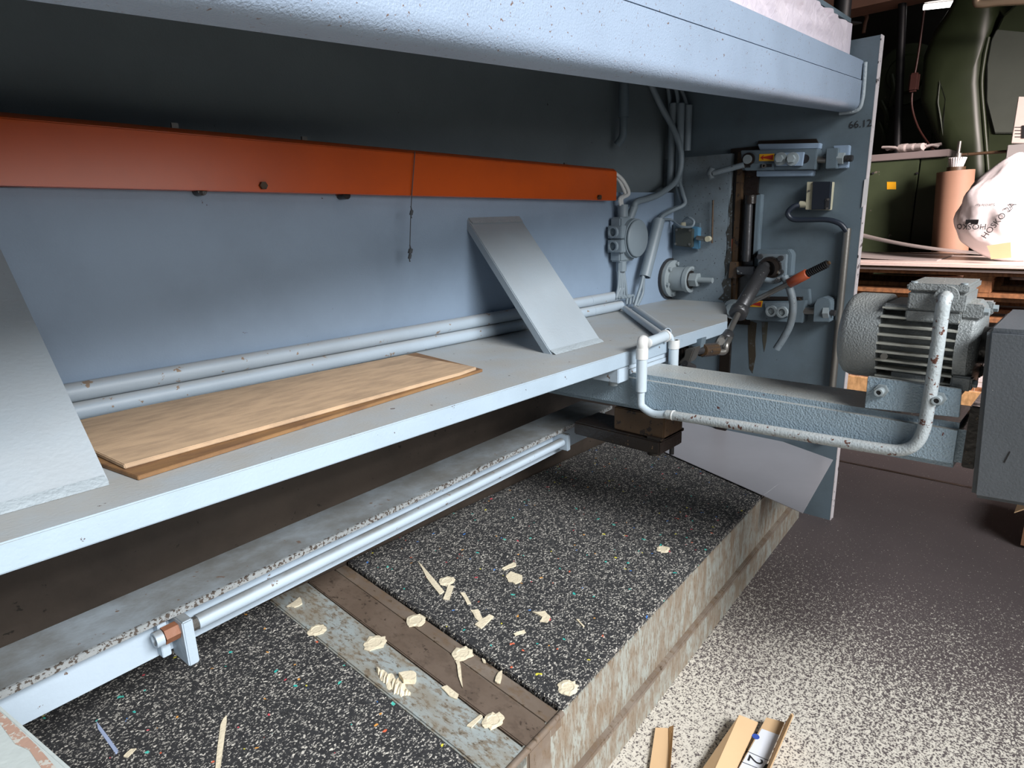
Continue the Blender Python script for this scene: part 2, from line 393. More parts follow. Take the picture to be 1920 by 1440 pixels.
# ------------------------------------------------------------------ the hall
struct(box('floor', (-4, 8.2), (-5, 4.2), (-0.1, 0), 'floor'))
struct(box('ceiling', (-4, 8.2), (-5, 4.2), (3.3, 3.4), 'ceil'))
struct(box('wall_far', (8.0, 8.2), (-5, 4.2), (0, 3.3), 'wallm'))
struct(box('wall_back', (-4, 8.0), (4.0, 4.2), (0, 3.3), 'wallm'))
gird = struct(box('trim_1', (5.6, 5.85), (0.3, 4.0), (2.50, 2.74), 'girder'))
j = PZ((1556, 862), 0); k2 = PZ((1825, 917), 0)
struct(extr('trim_2', [j + V((0, 0, 0.0005)), k2 + V((0, 0, 0.0005)), k2 + V((0.018, 0.004, 0.0005)), j + V((0.016, 0.0, 0.0005))], (0, 0, 0.0012), 'oil'))

# ------------------------------------------------------------------ the shear: welded frame
YB, ZS, XW, XP = 1.267, 0.76, 2.26, 2.30
def yw(x): return 1.345 - 0.037 * x          # the back plate is not quite square to the side plate
def wallbox(name, x0, x1, d0, d1, z0, z1, mat, parent):
    q = ((x0, yw(x0) + d0), (x1, yw(x1) + d0), (x1, yw(x1) + d1), (x0, yw(x0) + d1))
    return hexa(name, [(a, b, z0) for a, b in q], [(a, b, z1) for a, b in q], mat, parent)
fr = thing('shear_frame', 'blue-grey welded frame of the sheet metal shear with long shelf and slanted struts', 'machine', (1.0, 1.33, 0))
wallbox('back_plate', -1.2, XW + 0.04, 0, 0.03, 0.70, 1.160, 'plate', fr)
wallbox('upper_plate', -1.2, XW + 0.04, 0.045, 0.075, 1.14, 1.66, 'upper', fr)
sp = [(-1.2, 0.85), (1.876, 0.85), (2.10, 0.956), (2.262, 1.04), (2.262, yw(2.262)), (-1.2, yw(-1.2))]
hexa('shelf', [(a, b, 0.7235) for a, b in sp], [(a, b, ZS) for a, b in sp], 'shelf', fr, 0.002)
box('end_wall', (XW, XW + 0.03), (1.045, YB + 0.05), (0.70, 1.282), 'frame_oily', fr)
box('bed_wall', (-1.2, 2.29), (1.34, 1.38), (0.0, 0.72), 'bed', fr)
sd = box('side_plate', (XP, XP + 0.03), (0.6165, 1.75), (0.0, 1.582), 'frame', fr)
box('plate_edge', (XP - 0.0005, XP + 0.0305), (0.6150, 0.6170), (0.0, 1.583), 'edge', sd)
letter('handwriting', '66.12', 0.030, PX((1613, 233), XP - 0.001), (0, -1, 0), (0, 0.06, 1), 'print', sd)
def strut(bl, br, tl, tr, th=0.022):
    n = (V(br) - V(bl)).cross(V(tl) - V(bl)).normalized()
    if n.y > 0: n = -n
    pts = [V(bl), V(br), V(tr), V(tl)]
    s = extr('strut', pts, -n * th, 'strut', fr, 0.002)
    a, b = V(tl), V(tr)
    extr('weld', [a + V((0.002, 0, 0.004)), b + V((-0.002, 0, 0.004)), b + V((-0.004, -0.018, -0.014)), a + V((0.004, -0.018, -0.014))], (0, 0.012, 0.006), 'weld', s, 0.004)
    a, b = V(bl), V(br)
    extr('weld', [a + V((0.002, 0.004, 0.006)), b + V((-0.002, 0.004, 0.006)), b + V((-0.002, -0.010, 0.0)), a + V((0.002, -0.010, 0.0))], (0, 0.005, 0.004), 'weld', s, 0.002)
strut((1.187, 0.981, ZS), (1.395, 0.980, ZS), (1.222, yw(1.222), 1.088), (1.426, yw(1.426), 1.088))
strut((-0.02, 0.95, ZS), (0.211, 0.948, ZS), (-0.02, yw(0), 1.090), (0.208, yw(0.2), 1.090))
# dark oily guide between the moving beam and the side plate
box('guide_slot', (XP - 0.012, XP + 0.002), (0.955, 1.06), (0.68, 1.30), 'oil', fr)
box('guide_slot', (XP - 0.012, XP + 0.002), (1.02, 1.06), (0.25, 0.68), 'oil', fr)
box('guide_strip', (XP - 0.03, XP), (1.005, 1.025), (0.70, 1.285), 'rustbrown', fr)
slabx('wear_block', [(1368, 491), (1382, 491), (1381, 522), (1365, 522)], 2.25, 0.05, 'rustbrown', fr, 0.002)
slabx('oil_run', [(1402, 604), (1409, 602), (1419, 606), (1416, 640), (1417, 668), (1411, 700), (1405, 690), (1403, 650)], XP - 0.0010, 0.0008, paint('oil_run', lin('#3d362b'), 0.5, 0.1, 60, chips=0.22, chipc=lin('#4d4f4c'), chipscale=50), sd)
slabx('oil_run', [(1428, 604), (1440, 604), (1437, 640), (1433, 660), (1430, 640)], XP - 0.0010, 0.0008, paint('oil_run_faint', lin('#4a483f'), 0.5, 0.1, 60, chips=0.22, chipc=lin('#55595a'), chipscale=50), sd)
slabx('grime', [(1374, 325), (1371, 360), (1366, 395), (1368, 420), (1361, 436), (1366, 462), (1358, 492), (1361, 515), (1353, 532), (1358, 548), (1346, 561), (1370, 568)], XW - 0.0008, 0.0006, 'grimy', fr)
# flat bars under the shelf that carry the back gauge arm
pb = [PY(q, 0.852) for q in ((1165, 690), (1258, 660), (1258, 674), (1165, 704))]
box('mounting_bar', (1.325, 1.535), (0.856, 1.02), (0.711, 0.7235), 'rail', fr, 0.001)
box('mounting_bar', (1.33, 1.53), (0.853, 1.02), (0.699, 0.711), 'rail', fr, 0.001)
box('clamp_block', (1.285, 1.335), (0.853, 0.93), (0.685, 0.7235), 'rail', fr, 0.002)
cyl('bolt', (1.31, 0.885, 0.687), (1.31, 0.885, 0.672), 0.012, 'bolt', fr)

# upper cross beam, rising a little towards the side plate
bd = V((0.994, 0.089, 0.069)); bd = bd / bd.x
def bp(x, y, z): return V((XP, y, z)) + bd * (x - XP)
cb = thing('cross_beam', 'heavy hammer-painted rounded cross beam welded to the side plate above the shelf', 'beam', bp(1.0, 0.68, 1.378))
def beamprof(prof, name, mat, x0, x1, parent, caps=True):
    return hexa(name, [bp(x0, y, z) for y, z in prof], [bp(x1, y, z) for y, z in prof], mat, parent)
r = 0.022; y0, y1, z0, z1 = 0.655, 0.712, 1.378, 1.462
arc = [(y0 + r - r*math.cos(a), z0 + r - r*math.sin(a)) for a in [math.pi/2*i/6 for i in range(7)]]
o = beamprof(arc + [(y1 - 0.004, z0), (y1, z0 + 0.004), (y1, z1), (y0, z1)], 'tube_body', 'beam', -0.9, XP, cb)
for p in o.data.polygons: p.use_smooth = True
for e in o.data.edges:
    pass
o.data.set_sharp_from_angle(angle=math.radians(35))
beamprof([(y0 + 0.003, z1 + 0.003), (y1, z1 + 0.003), (y1, 1.520), (y0 + 0.006, 1.520), (y0 + 0.003, 1.517)], 'cap_strip', 'beam', -0.9, XP, cb)
beamprof([(y0 + 0.006, z1), (y1 - 0.003, z1), (y1 - 0.003, z1 + 0.003), (y0 + 0.006, z1 + 0.003)], 'joint', 'oil', -0.9, XP, cb)
tube('weld', [bp(XP - 0.006, y0 - 0.004, z1 + 0.05), bp(XP - 0.006, y0 - 0.006, z1), bp(XP - 0.006, y0 - 0.006, z0 + 0.03), bp(XP - 0.006, y0 + 0.006, z0), bp(XP - 0.006, y1, z0 - 0.003)], 0.006, 'weld', cb, 8)

hexa('light_block_plate', [bp(-1.2, 0.70, 1.628), bp(2.28, 0.70, 1.628), V((2.28, 1.40, 1.66)), V((-1.2, 1.40, 1.50))], [bp(-1.2, 0.70, 1.64), bp(2.28, 0.70, 1.64), V((2.28, 1.40, 1.672)), V((-1.2, 1.40, 1.512))], 'frame', fr)  # unseen plate, added to keep light from above off the upper plate
# foil wrapped sheet standing on the beam
bm = bmesh.new(); N, K = 160, 12; gv = []
for i in range(N + 1):
    row = []
    for k in range(K + 1):
        x = -0.6 + (2.275 + 0.6) * i / N; zz = 1.5215 + 0.102 * k / K
        dy = 0.006 * math.sin(x*23 + 3*math.sin(x*7 + k*0.5)) * (k / K) + 0.004 * math.sin(x*61 + k*1.3)
        dy *= min(1.0, (2.275 - x) / 0.12)
        row.append(bm.verts.new(bp(x, 0.694 + dy, zz)))
    gv.append(row)
for i in range(N):
    for k in range(K): bm.faces.new((gv[i][k], gv[i+1][k], gv[i+1][k+1], gv[i][k+1]))
gx = bmesh.ops.extrude_face_region(bm, geom=list(bm.faces))
bmesh.ops.translate(bm, verts=[v for v in gx['geom'] if isinstance(v, bmesh.types.BMVert)], vec=(0, 0.006, 0))
tag(finish(bm, 'foil_sheet', 'foil', None, smooth=True, sharp=60), 'crumpled pale foil-wrapped sheet standing along the top of the cross beam', 'sheet')

# orange cover strip on the back plate
oc = thing('cover_strip', 'long orange sheet metal cover strip bolted across the blue-grey back plate', 'cover', (1.0, 1.3, 1.15))
yo = 1.24
yl = 1.305
tl, tr, br, bl = PY((-260, 183), yl), PY((1157, 316), 1.225), PY((1156, 376), 1.225), PY((-260, 341), yl)
def PO(q, d=0.0):
    y = 1.29 
    for _ in range(6): p = PY(q, y + d); y = tl.y + (tr.y - tl.y) * (p.x - tl.x) / (tr.x - tl.x)
    return p
dz = V((0, 0, -0.010)); dy = V((0, 0.012, 0))
bm = bmesh.new()
prof = lambda t, b: [t + dy, t + dz, b, V((b.x, yw(b.x) - 0.0005, b.z)), V((t.x, yw(t.x) - 0.0005, t.z))]
A = [bm.verts.new(p) for p in prof(tl, bl)]; B = [bm.verts.new(p) for p in prof(tr, br)]
bm.faces.new(A); bm.faces.new(B)
for i in range(5): bm.faces.new((A[i], A[(i+1) % 5], B[(i+1) % 5], B[i]))
finish(bm, 'cover_body', 'orange', oc, 0.0015)
for q in ((492, 348), (1122, 370)):
    p = PO(q); hexbolt('bolt', p + V((0, 0.002, 0)), p + V((0, -0.008, 0)), 0.008, 'rustbrown', oc)
    cyl('slot_hole', p + V((0.016, 0.001, 0)), p + V((0.016, -0.0008, 0)), 0.006, 'pvc_grey' if q[0] < 600 else 'oil', oc)
for q in ((327, 235), (570, 260), (1060, 308)):
    p = PO(q, 0.03); box('clip', (p.x - 0.006, p.x + 0.006), (p.y - 0.003, p.y + 0.003), (p.z - 0.012, p.z + 0.004), 'steel', oc)
for q in ((377, 358), (648, 366)):
    p = PO(q, 0.02); cyl('bolt_end', p + V((0, -0.006, 0)), p + V((0, 0.03, 0)), 0.009, 'oil', oc)

# hanging string
s1 = PO((777, 300), -0.006); s2 = PO((771, 385), -0.004); s3 = PO((768, 482), -0.002)
st = thing('hanging_string', 'thin grey knotted string dangling in front of the orange cover strip', 'string', s3)
tube('cord', [PO((778, 284), 0.002), s1, s2, s3], 0.0011, 'string', st, 6)
for q, rr in (((771, 398), 0.004), ((769, 470), 0.0055), ((768, 480), 0.004)):
    p = PO(q, -0.003); tube('knot', [p + V((0, 0, 0.014)), p + V((0.002, 0, 0.004)), p + V((-0.001, 0, -0.006)), p + V((0, 0, -0.014))], [0.0015]*8 + [rr]*9 + [0.0015]*8, 'string', st, 8)

# ------------------------------------------------------------------ pipes and boards on the shelf
pr = 0.0172
for z, lab in ((ZS + pr + 0.0005, 'lower painted conduit pipe lying on the shelf against the back plate'), (ZS + 3*pr + 0.001, 'upper painted conduit pipe stacked on another along the back plate')):
    o = thing('conduit_pipe', lab, 'pipe', (0.9, yw(0.9) - pr, z - pr))
    e = 1.885 if z > 0.8 else 1.90
    pipe_open('pipe_body', (-1.0, yw(-1.0) - pr - 0.001, z), (e, yw(e) - pr - 0.001, z), pr, pr - 0.003, 'pipe', o, 24)
    cyl('coupling', (e - 0.16, yw(e - 0.16) - pr - 0.001, z), (e - 0.155, yw(e - 0.155) - pr - 0.001, z), pr + 0.0008, 'pipe', o, 24)
lo = slabz('fibreboard', [(170, 862), (258, 893), (905, 692), (780, 661), (250, 770), (120, 800)], ZS + 0.0068, 0.0062, 'board_low', None, 0.0008)
tag(lo, 'brown rough fibreboard lying on the shelf under a paler board', 'board')
up = slabz('fibreboard', [(178, 846), (232, 871), (862, 699), (893, 688), (760, 665), (250, 765), (110, 796)], ZS + 0.0145, 0.0070, 'board_top', None, 0.0012)
tag(up, 'pale worn fibreboard with clipped corner lying on a browner board on the shelf', 'board')

# ------------------------------------------------------------------ things on the end wall and back plate
jb = thing('junction_box', 'grey round-lidded cable junction box with two open ports on the back plate', 'junction box', PY((1185, 447), YB))
c = PY((1192, 447), 1.210); yb = YB
cyl('lid', (c.x, 1.208, c.z), (c.x, 1.198, c.z), 0.062, 'pvc_grey', jb, 36, bev=0.003)
cyl('body', (c.x, yb, c.z), (c.x, 1.209, c.z), 0.066, 'pvc_grey', jb, 36)
box('body_block', (c.x - 0.07, c.x + 0.02), (1.225, yb), (c.z - 0.075, c.z + 0.072), 'pvc_grey', jb, 0.005)
for dzz in (0.024, -0.022):
    box('port_block', (c.x - 0.085, c.x - 0.055), (1.212, yb), (c.z + dzz - 0.021, c.z + dzz + 0.021), 'pvc_grey', jb, 0.002)
    pipe_open('port', (c.x - 0.094, 1.241, c.z + dzz), (c.x - 0.084, 1.241, c.z + dzz), 0.0185, 0.0135, 'pvc_grey', jb)
    cyl('port_hole', (c.x - 0.0855, 1.241, c.z + dzz), (c.x - 0.0845, 1.241, c.z + dzz), 0.0138, 'frame', jb)
gz = c.z + 0.072
cyl('gland', (c.x - 0.035, 1.240, gz), (c.x - 0.035, 1.240, gz + 0.04), 0.018, 'pvc_grey', jb, 12)
cyl('gland', (c.x + 0.005, 1.240, gz - 0.01), (c.x + 0.02, 1.230, gz + 0.035), 0.014, 'pvc_grey', jb, 12)
cyl('gland', (c.x - 0.04, 1.240, c.z - 0.075), (c.x - 0.04, 1.240, c.z - 0.108), 0.018, 'pvc_grey', jb, 8)
GT = V((c.x - 0.035, 1.240, gz + 0.04)); GB = V((c.x - 0.04, 1.240, c.z - 0.108)); GR = V((c.x + 0.02, 1.230, gz + 0.035))

def cable(pts, r, mat, label, cat='cable', group=None, name='cable', seg=8):
    o = tube(name, pts, r, mat, None, seg); return tag(o, label, cat, group)
cable([PY((1150, 322), 1.240), PY((1168, 338), 1.235), PY((1179, 362), 1.235), GT + V((-0.006, 0, 0.02)), GT + V((-0.006, 0, -0.002))], 0.0062, 'pvc_white', 'pale cable looping from the orange cover end to the junction box', group='pale cables into the junction box')
cable([PY((1150, 327), 1.250), PY((1162, 340), 1.245), PY((1172, 364), 1.245), GT + V((-0.02, 0, 0.02)), GT + V((-0.014, 0, -0.002))], 0.0062, 'pvc_white', 'pale cable looping from the orange cover end to the junction box', group='pale cables into the junction box')
cable([PX((1212, 140), 2.10), PX((1240, 200), 2.18), PX((1264, 245), 2.215), PX((1277, 290), 2.222), PX((1270, 335), 2.215), PY((1240, 362), 1.235), PY((1213, 373), 1.232), GR + V((0.004, -0.004, 0.012)), GR + V((-0.004, 0, -0.01))], 0.011, 'pvc_grey', 'thick grey cable bending down from above into the junction box')
for q0, q1, xx, lab in (((1257, 350), (1255, 195), 2.235, 0), ((1272, 350), (1271, 195), 2.240, 0), ((1288, 283), (1288, 198), 2.275, 1)):
    a = PX(q0, xx); b = PX(q1, xx)
    o = pipe_open('cable_sleeve', a, V((a.x, a.y, b.z)), 0.0135, 0.011, 'pvc_grey')
    if lab: tag(o, 'short grey sleeve tube standing on the end wall top', 'sleeve')
    else: tag(o, 'long grey sleeve tube standing upright behind the bent thick cable', 'sleeve', 'upright sleeves in the corner')
for q0, q1, q2, xx in (((1240, 140), (1252, 165), (1256, 200), 2.235), ((1255, 145), (1268, 170), (1272, 200), 2.240), ((1262, 148), (1280, 175), (1288, 203), 2.275)):
    cable([PX(q0, xx - 0.03), PX(q1, xx - 0.005), PX(q2, xx), PX((q2[0], q2[1] + 30), xx)], 0.007, 'pvc_grey', 'thin grey cable dropping into an upright sleeve tube', group='cables into the upright sleeves')
dn = thing('drop_sleeve', 'dark hanging tube with curved open end beyond the orange cover', 'sleeve', PY((1168, 230), 1.290))
a = PY((1169, 220), 1.270); cyl('sleeve_body', a, V((a.x, a.y, 1.62)), 0.017, 'frame', dn)
tube('curved_end', [a + V((0, 0, 0.01)), a + V((0, 0, -0.03)), a + V((0.002, 0.004, -0.06)), a + V((-0.006, 0.02, -0.085))], 0.013, 'frame', dn)
slb = thing('slanted_sleeve', 'thick grey sleeve tube slanting down beside the junction box', 'sleeve', PY((1207, 520), 1.230))
a, b = PY((1236, 412), 1.225), PY((1209, 519), 1.225)
pipe_open('sleeve_body', a, b, 0.0205, 0.017, 'pvc_grey', slb)
cyl('side_rib', a + V((0.014, 0, -0.01)), b + V((0.016, 0, 0.004)), 0.010, 'pvc_grey', slb)
cable([PX((1272, 335), 2.235), PX((1281, 365), 2.235), PX((1283, 383), 2.23), PX((1258, 396), 2.18), PY((1240, 408), 1.223), PY((1230, 436), 1.225)], 0.0075, 'pvc_grey', 'grey cable kinking from the wall corner into the slanted sleeve', group='cables into the slanted sleeve')
cable([PX((1266, 335), 2.245), PX((1274, 368), 2.245), PX((1279, 384), 2.24), PX((1252, 396), 2.19), PY((1236, 410), 1.230), PY((1228, 436), 1.230)], 0.0075, 'pvc_grey', 'grey cable kinking from the wall corner into the slanted sleeve', group='cables into the slanted sleeve')
for i in range(5):
    o = 0.007 * (i - 2); e = PY((1163 + 6 * i, 556 + (0 if i < 2 else 14)), 1.235)
    cable([GB + V((o, 0, 0.006)), GB + V((o*1.2, -0.002*i, -0.05)), GB + V((o*2.0, -0.002*i, -0.09)), e + V((0, 0, 0.03)), e], 0.0048, 'pvc_grey', 'thin grey cable fanning out below the junction box', group='cables below the junction box')
for i, q in enumerate(((1198, 548), (1204, 552))):
    cable([PY((1207, 512), 1.225), PY((1202 + 4*i, 535), 1.225), PY(q, 1.225), PY((1190 + 4*i, 574), 1.225)], 0.006, 'pvc_grey', 'grey cable leaving the lower end of the slanted sleeve', group='cables below the slanted sleeve')

# limit switch
ls = thing('limit_switch', 'dark boxed limit switch with blue base and roller lever on the end wall', 'switch', PX((1285, 445), XW))
xs = 2.215
slabx('cover', [(1265, 428), (1297, 429), (1296, 464), (1266, 461)], xs, 0.025, 'switch', ls, 0.002)
slabx('base', [(1297, 424), (1309, 426), (1307, 467), (1297, 466)], xs + 0.02, 0.03, 'switch_blue', ls, 0.002)
slabx('mounting_plate', [(1262, 420), (1312, 418), (1308, 470), (1262, 466)], 2.247, 0.012, 'frame', ls, 0.001)
for q in ((1269, 431), (1294, 432), (1267, 457), (1293, 458)):
    p = PX(q, xs); cyl('screw', p, p + V((-0.003, 0, 0)), 0.0045, 'steel', ls, 10)
cyl('gland', PX((1281, 428), xs + 0.012), PX((1281, 417), xs + 0.012), 0.010, 'cream', ls, 12)
cyl('lever', PX((1307, 446), xs + 0.015), PX((1322, 448), xs + 0.015), 0.009, 'steel', ls, 10)
p = PX((1328, 448), xs + 0.01); cyl('roller', p + V((-0.008, 0, 0)), p + V((0.008, 0, 0)), 0.010, 'cream', ls)
cable([PY((1240, 412), 1.220), PX((1258, 412), 2.225), PX((1275, 424), 2.20), PX((1296, 425), 2.20), PX((1301, 415), 2.205), PX((1292, 408), 2.21), PX((1284, 412), 2.222), PX((1281, 420), 2.227)], 0.0045, 'pvc_grey', 'thin grey cable looping into the top of the limit switch')
tag(tube('actuator_rod', [PX((1337, 375), XW - 0.012), PX((1335, 456), XW - 0.012)], 0.0035, 'rustbrown', None, 8), 'slim brown actuator rod upright beside the limit switch roller', 'rod')
ysk = slaby('arrow_sticker', [(1246, 447), (1252, 446), (1252, 473), (1246, 474)], YB - 0.001, 0.0008, 'yellow')
tag(ysk, 'narrow yellow sticker with downward red arrow on the back plate', 'sticker')
slaby('arrow', [(1247.5, 449), (1250.8, 449), (1249.6, 464), (1250.8, 464), (1249.2, 472), (1247.6, 464), (1248.8, 464)], YB - 0.0016, 0.0007, 'red', ysk)

# flanged bearing on the back plate
c = PY((1252, 522), YB); fb = thing('flange_bearing', 'grey flanged bearing housing with protruding shaft at the back corner of the shelf', 'bearing', c)
lathe('flange_ring', (c.x, YB, c.z), (0, -1, 0), [(0, 0.078), (0.012, 0.078), (0.012, 0.072)], 'steel_dark', fb, 36)
lathe('flange', (c.x, YB - 0.012, c.z), (0, -1, 0), [(0, 0.070), (0.014, 0.070), (0.016, 0.067)], 'bolt', fb, 36)
lathe('housing', (c.x, YB - 0.028, c.z), (0, -1, 0), [(0, 0.045), (0.055, 0.045), (0.056, 0.049), (0.072, 0.049), (0.073, 0.04), (0.069, 0.036), (0.069, 0.02)], 'bolt', fb, 30)
lathe('shaft_seat', (c.x, YB - 0.097, c.z), (0, -1, 0), [(0, 0.034), (0.002, 0.034)], 'oil', fb, 24)
hexbolt('shaft_nut', (c.x, YB - 0.098, c.z), (c.x, YB - 0.128, c.z), 0.027, 'bolt', fb)
cyl('shaft_pin', (c.x, YB - 0.126, c.z), (c.x, YB - 0.185, c.z), 0.010, 'bolt', fb)
for a in range(6):
    t = a*math.pi/3 + 0.3; hexbolt('bolt', (c.x + 0.058*math.cos(t), YB - 0.026, c.z + 0.058*math.sin(t)), (c.x + 0.058*math.cos(t), YB - 0.037, c.z + 0.058*math.sin(t)), 0.008, 'bolt', fb)

# ------------------------------------------------------------------ side plate fittings
us = thing('slide_adjuster', 'grey sliding adjuster with arrow sticker, two hex bolts and tail stud, above the sensor box', 'adjuster', PX((1460, 318), XP))
slabx('slide_bar', [(1389, 282), (1532, 279), (1528, 318), (1391, 319)], 2.252, 0.048, 'frame', us, 0.002)
slabx('guide_rail', [(1420, 270), (1537, 268), (1535, 279), (1424, 281)], 2.27, 0.03, 'plate', us, 0.002)
slabx('guide_rail', [(1418, 320), (1524, 319), (1522, 330), (1418, 331)], 2.268, 0.032, 'plate', us, 0.002)
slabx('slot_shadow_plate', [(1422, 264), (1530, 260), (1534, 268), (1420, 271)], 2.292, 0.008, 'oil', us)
slabx('clamp_plate', [(1455, 287), (1507, 285), (1503, 311), (1454, 311)], 2.240, 0.012, 'plate', us, 0.001)
for q in ((1464, 298), (1486, 298)):
    p = PX(q, 2.240); cyl('washer', p, p + V((-0.004, 0, 0)), 0.021, 'bolt', us, 24); hexbolt('bolt', p + V((-0.004, 0, 0)), p + V((-0.018, 0, 0)), 0.0125, 'bolt', us)
p = PX((1404, 299), 2.252); cyl('pivot_ring', p, p + V((-0.008, 0, 0)), 0.022, 'oil', us); cyl('pivot', p + V((-0.008, 0, 0)), p + V((-0.014, 0, 0)), 0.015, 'bolt', us)
p = PX((1509, 298), 2.252); cyl('slot_end', p, p + V((-0.0008, 0, 0)), 0.014, 'black', us)
slabx('stop_plate', [(1390, 307), (1453, 305), (1450, 319), (1398, 320)], 2.246, 0.006, 'frame', us, 0.001)
for q in ((1394, 312), (1434, 311)):
    slabx('screw_slot', [(q[0] - 9, q[1] - 3), (q[0] + 13, q[1] - 4), (q[0] + 13, q[1] + 2), (q[0] - 9, q[1] + 3)], 2.2455, 0.001, 'black', us)
    p = PX(q, 2.246); pipe_open('screw', p, p + V((-0.010, 0, 0)), 0.007, 0.004, 'steel', us, 12)
arrow_sticker([(1424, 289), (1452, 288), (1451, 302), (1423, 302)], 2.2505, us)
slabx('end_block', [(1549, 278), (1571, 277), (1568, 316), (1547, 317)], 2.25, 0.05, 'frame', us, 0.002)
slabx('end_bracket', [(1562, 273), (1592, 272), (1588, 315), (1566, 316)], 2.275, 0.025, 'plate', us, 0.002)
cyl('tail_rod', PX((1530, 299), 2.27), PX((1550, 299), 2.27), 0.011, 'steel', us)
hexbolt('nut', PX((1571, 297), 2.268), PX((1583, 297), 2.268), 0.019, 'bolt', us)
cyl('stud', PX((1583, 297), 2.268), PX((1599, 297), 2.268), 0.009, 'steel_dark', us)
coil('thread', PX((1584, 297), 2.268), PX((1598, 297), 2.268), 0.009, 0.0016, 6, 'steel_dark', us)

tl_ = thing('locking_lever', 'paint-chipped T-handled rod sticking out left of the upper slide adjuster', 'lever', PX((1360, 318), 2.22))
tube('rod', [PX((1336, 325), 2.20), PX((1395, 309), 2.24)], 0.010, 'frame_oily', tl_, 12)
tube('handle', [PX((1336, 314), 2.20), PX((1331, 325), 2.20), PX((1334, 336), 2.20)], 0.011, 'frame_oily', tl_, 12)

gr = thing('guide_rod', 'oily black vertical guide rod in a slotted housing below the upper slide adjuster', 'guide rod', PX((1400, 480), XP))
slabx('housing', [(1396, 362), (1422, 362), (1424, 372), (1416, 482), (1392, 484)], 2.285, 0.015, 'oil', gr, 0.002)
slabx('housing_side', [(1417, 366), (1427, 364), (1420, 470), (1411, 478)], 2.27, 0.03, 'frame', gr, 0.002)
tube('rod', [PX((1405, 375), 2.262), PX((1400, 490), 2.262)], 0.013, 'steel_dark', gr)
cyl('collar', PX((1408, 366), 2.262), PX((1407, 382), 2.262), 0.019, 'oil', gr)
slabx('link_block', [(1380, 500), (1415, 500), (1414, 515), (1381, 515)], 2.24, 0.03, 'steel_dark', gr, 0.003)
slabx('red_mark', [(1369, 448), (1373, 448), (1371, 480), (1368, 480)], 2.262, 0.001, 'copper', gr)

bh = thing('bearing_housing', 'square bolted bearing housing with oily brown hub on the side plate', 'bearing', PX((1450, 522), XP))
slabx('base_plate', [(1420, 468), (1478, 468), (1484, 477), (1481, 517), (1420, 524)], 2.255, 0.045, 'frame', bh, 0.003)
slabx('face_plate', [(1421, 476), (1474, 477), (1472, 518), (1421, 521)], 2.238, 0.018, 'frame_oily', bh, 0.002)
p = PX((1444, 503), 2.238); lathe('hub', p, (-1, 0, 0), [(0, 0.040), (0.010, 0.040), (0.010, 0.034), (0.022, 0.034), (0.024, 0.026), (0.012, 0.022)], 'oil', bh, 30)
for q in ((1426, 481), (1465, 484), (1465, 510), (1426, 514)):
    p = PX(q, 2.238); cyl('bolt', p, p + V((-0.012, 0, 0)), 0.009, 'steel_dark', bh, 12)

lsd = thing('slide_adjuster', 'grey sliding adjuster with rounded end block and ring bolts, low beside the cardan shaft', 'adjuster', PX((1450, 605), XP))
slabx('slide_bar', [(1385, 566), (1510, 564), (1504, 606), (1400, 600), (1386, 590)], 2.25, 0.05, 'frame', lsd, 0.002)
slabx('guide_rail', [(1410, 545), (1516, 542), (1518, 572), (1506, 574), (1505, 560), (1410, 560)], 2.275, 0.025, 'frame', lsd, 0.002)
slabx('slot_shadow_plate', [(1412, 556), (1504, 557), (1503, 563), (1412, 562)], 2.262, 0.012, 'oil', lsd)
slabx('clamp_plate', [(1433, 568), (1480, 568), (1478, 594), (1436, 592)], 2.240, 0.012, 'frame_oily', lsd, 0.002)
for q in ((1448, 583), (1468, 585)):
    p = PX(q, 2.240); pipe_open('ring_bolt', p, p + V((-0.012, 0, 0)), 0.019, 0.012, 'bolt', lsd, 24); hexbolt('bolt', p, p + V((-0.006, 0, 0)), 0.011, 'bolt', lsd)
arrow_sticker([(1403, 566), (1430, 564), (1428, 576), (1403, 575)], 2.2485, lsd)
p = PX((1376, 579), 2.235); lathe('round_cam', p, (-1, 0, 0), [(0, 0.035), (0.012, 0.035), (0.012, 0.028), (0.014, 0.022), (0.02, 0.022)], 'bolt', lsd, 24)
slabx('end_block', [(1526, 571), (1531, 561), (1543, 557), (1555, 562), (1557, 569), (1555, 604), (1524, 604)], 2.24, 0.06, 'frame', lsd, 0.002)
cyl('tail_rod', PX((1507, 583), 2.262), PX((1528, 583), 2.262), 0.012, 'steel', lsd)
hexbolt('nut', PX((1545, 586), 2.25), PX((1556, 586), 2.25), 0.020, 'bolt', lsd)
cyl('stud', PX((1555, 586), 2.25), PX((1566, 587), 2.25), 0.010, 'steel_dark', lsd)

# cardan shaft
A = PX((1431, 505), 2.205); B = PX((1387, 581), 2.02); C = PX((1383, 590), 2.00); D = PX((1362, 632), 1.86); E_ = PX((1352, 645), 1.80); G = PX((1316, 657), 1.70); H_ = PX((1296, 657), 1.66)
cs = thing('cardan_shaft', 'dark telescopic cardan shaft with two knuckle joints reaching under the shelf', 'shaft', D)
cyl('outer_tube', A, B, 0.023, 'steel_dark', cs, 20, bev=0.002)
cyl('yoke', A + (A - B).normalized()*0.03, A, 0.016, 'steel_dark', cs)
cyl('collar', B + (B - C)*0.2, C, 0.029, 'steel_dark', cs, 24, bev=0.003)
cyl('inner_rod', C + (B-C)*0.3, D, 0.0095, 'steel', cs)
cyl('knuckle', D + (C - D).normalized()*0.02, D - (C - D).normalized()*0.02, 0.020, 'steel_dark', cs, 14, bev=0.005)
tube('yoke', [D + V((0, -0.01, 0)), PX((1362, 645), 1.81), PX((1358, 659), 1.80), PX((1340, 659), 1.77)], 0.010, 'steel', cs, 10)
tube('yoke', [D + V((0, 0.012, 0)), PX((1350, 638), 1.82), PX((1343, 650), 1.79)], 0.011, 'steel', cs, 10)
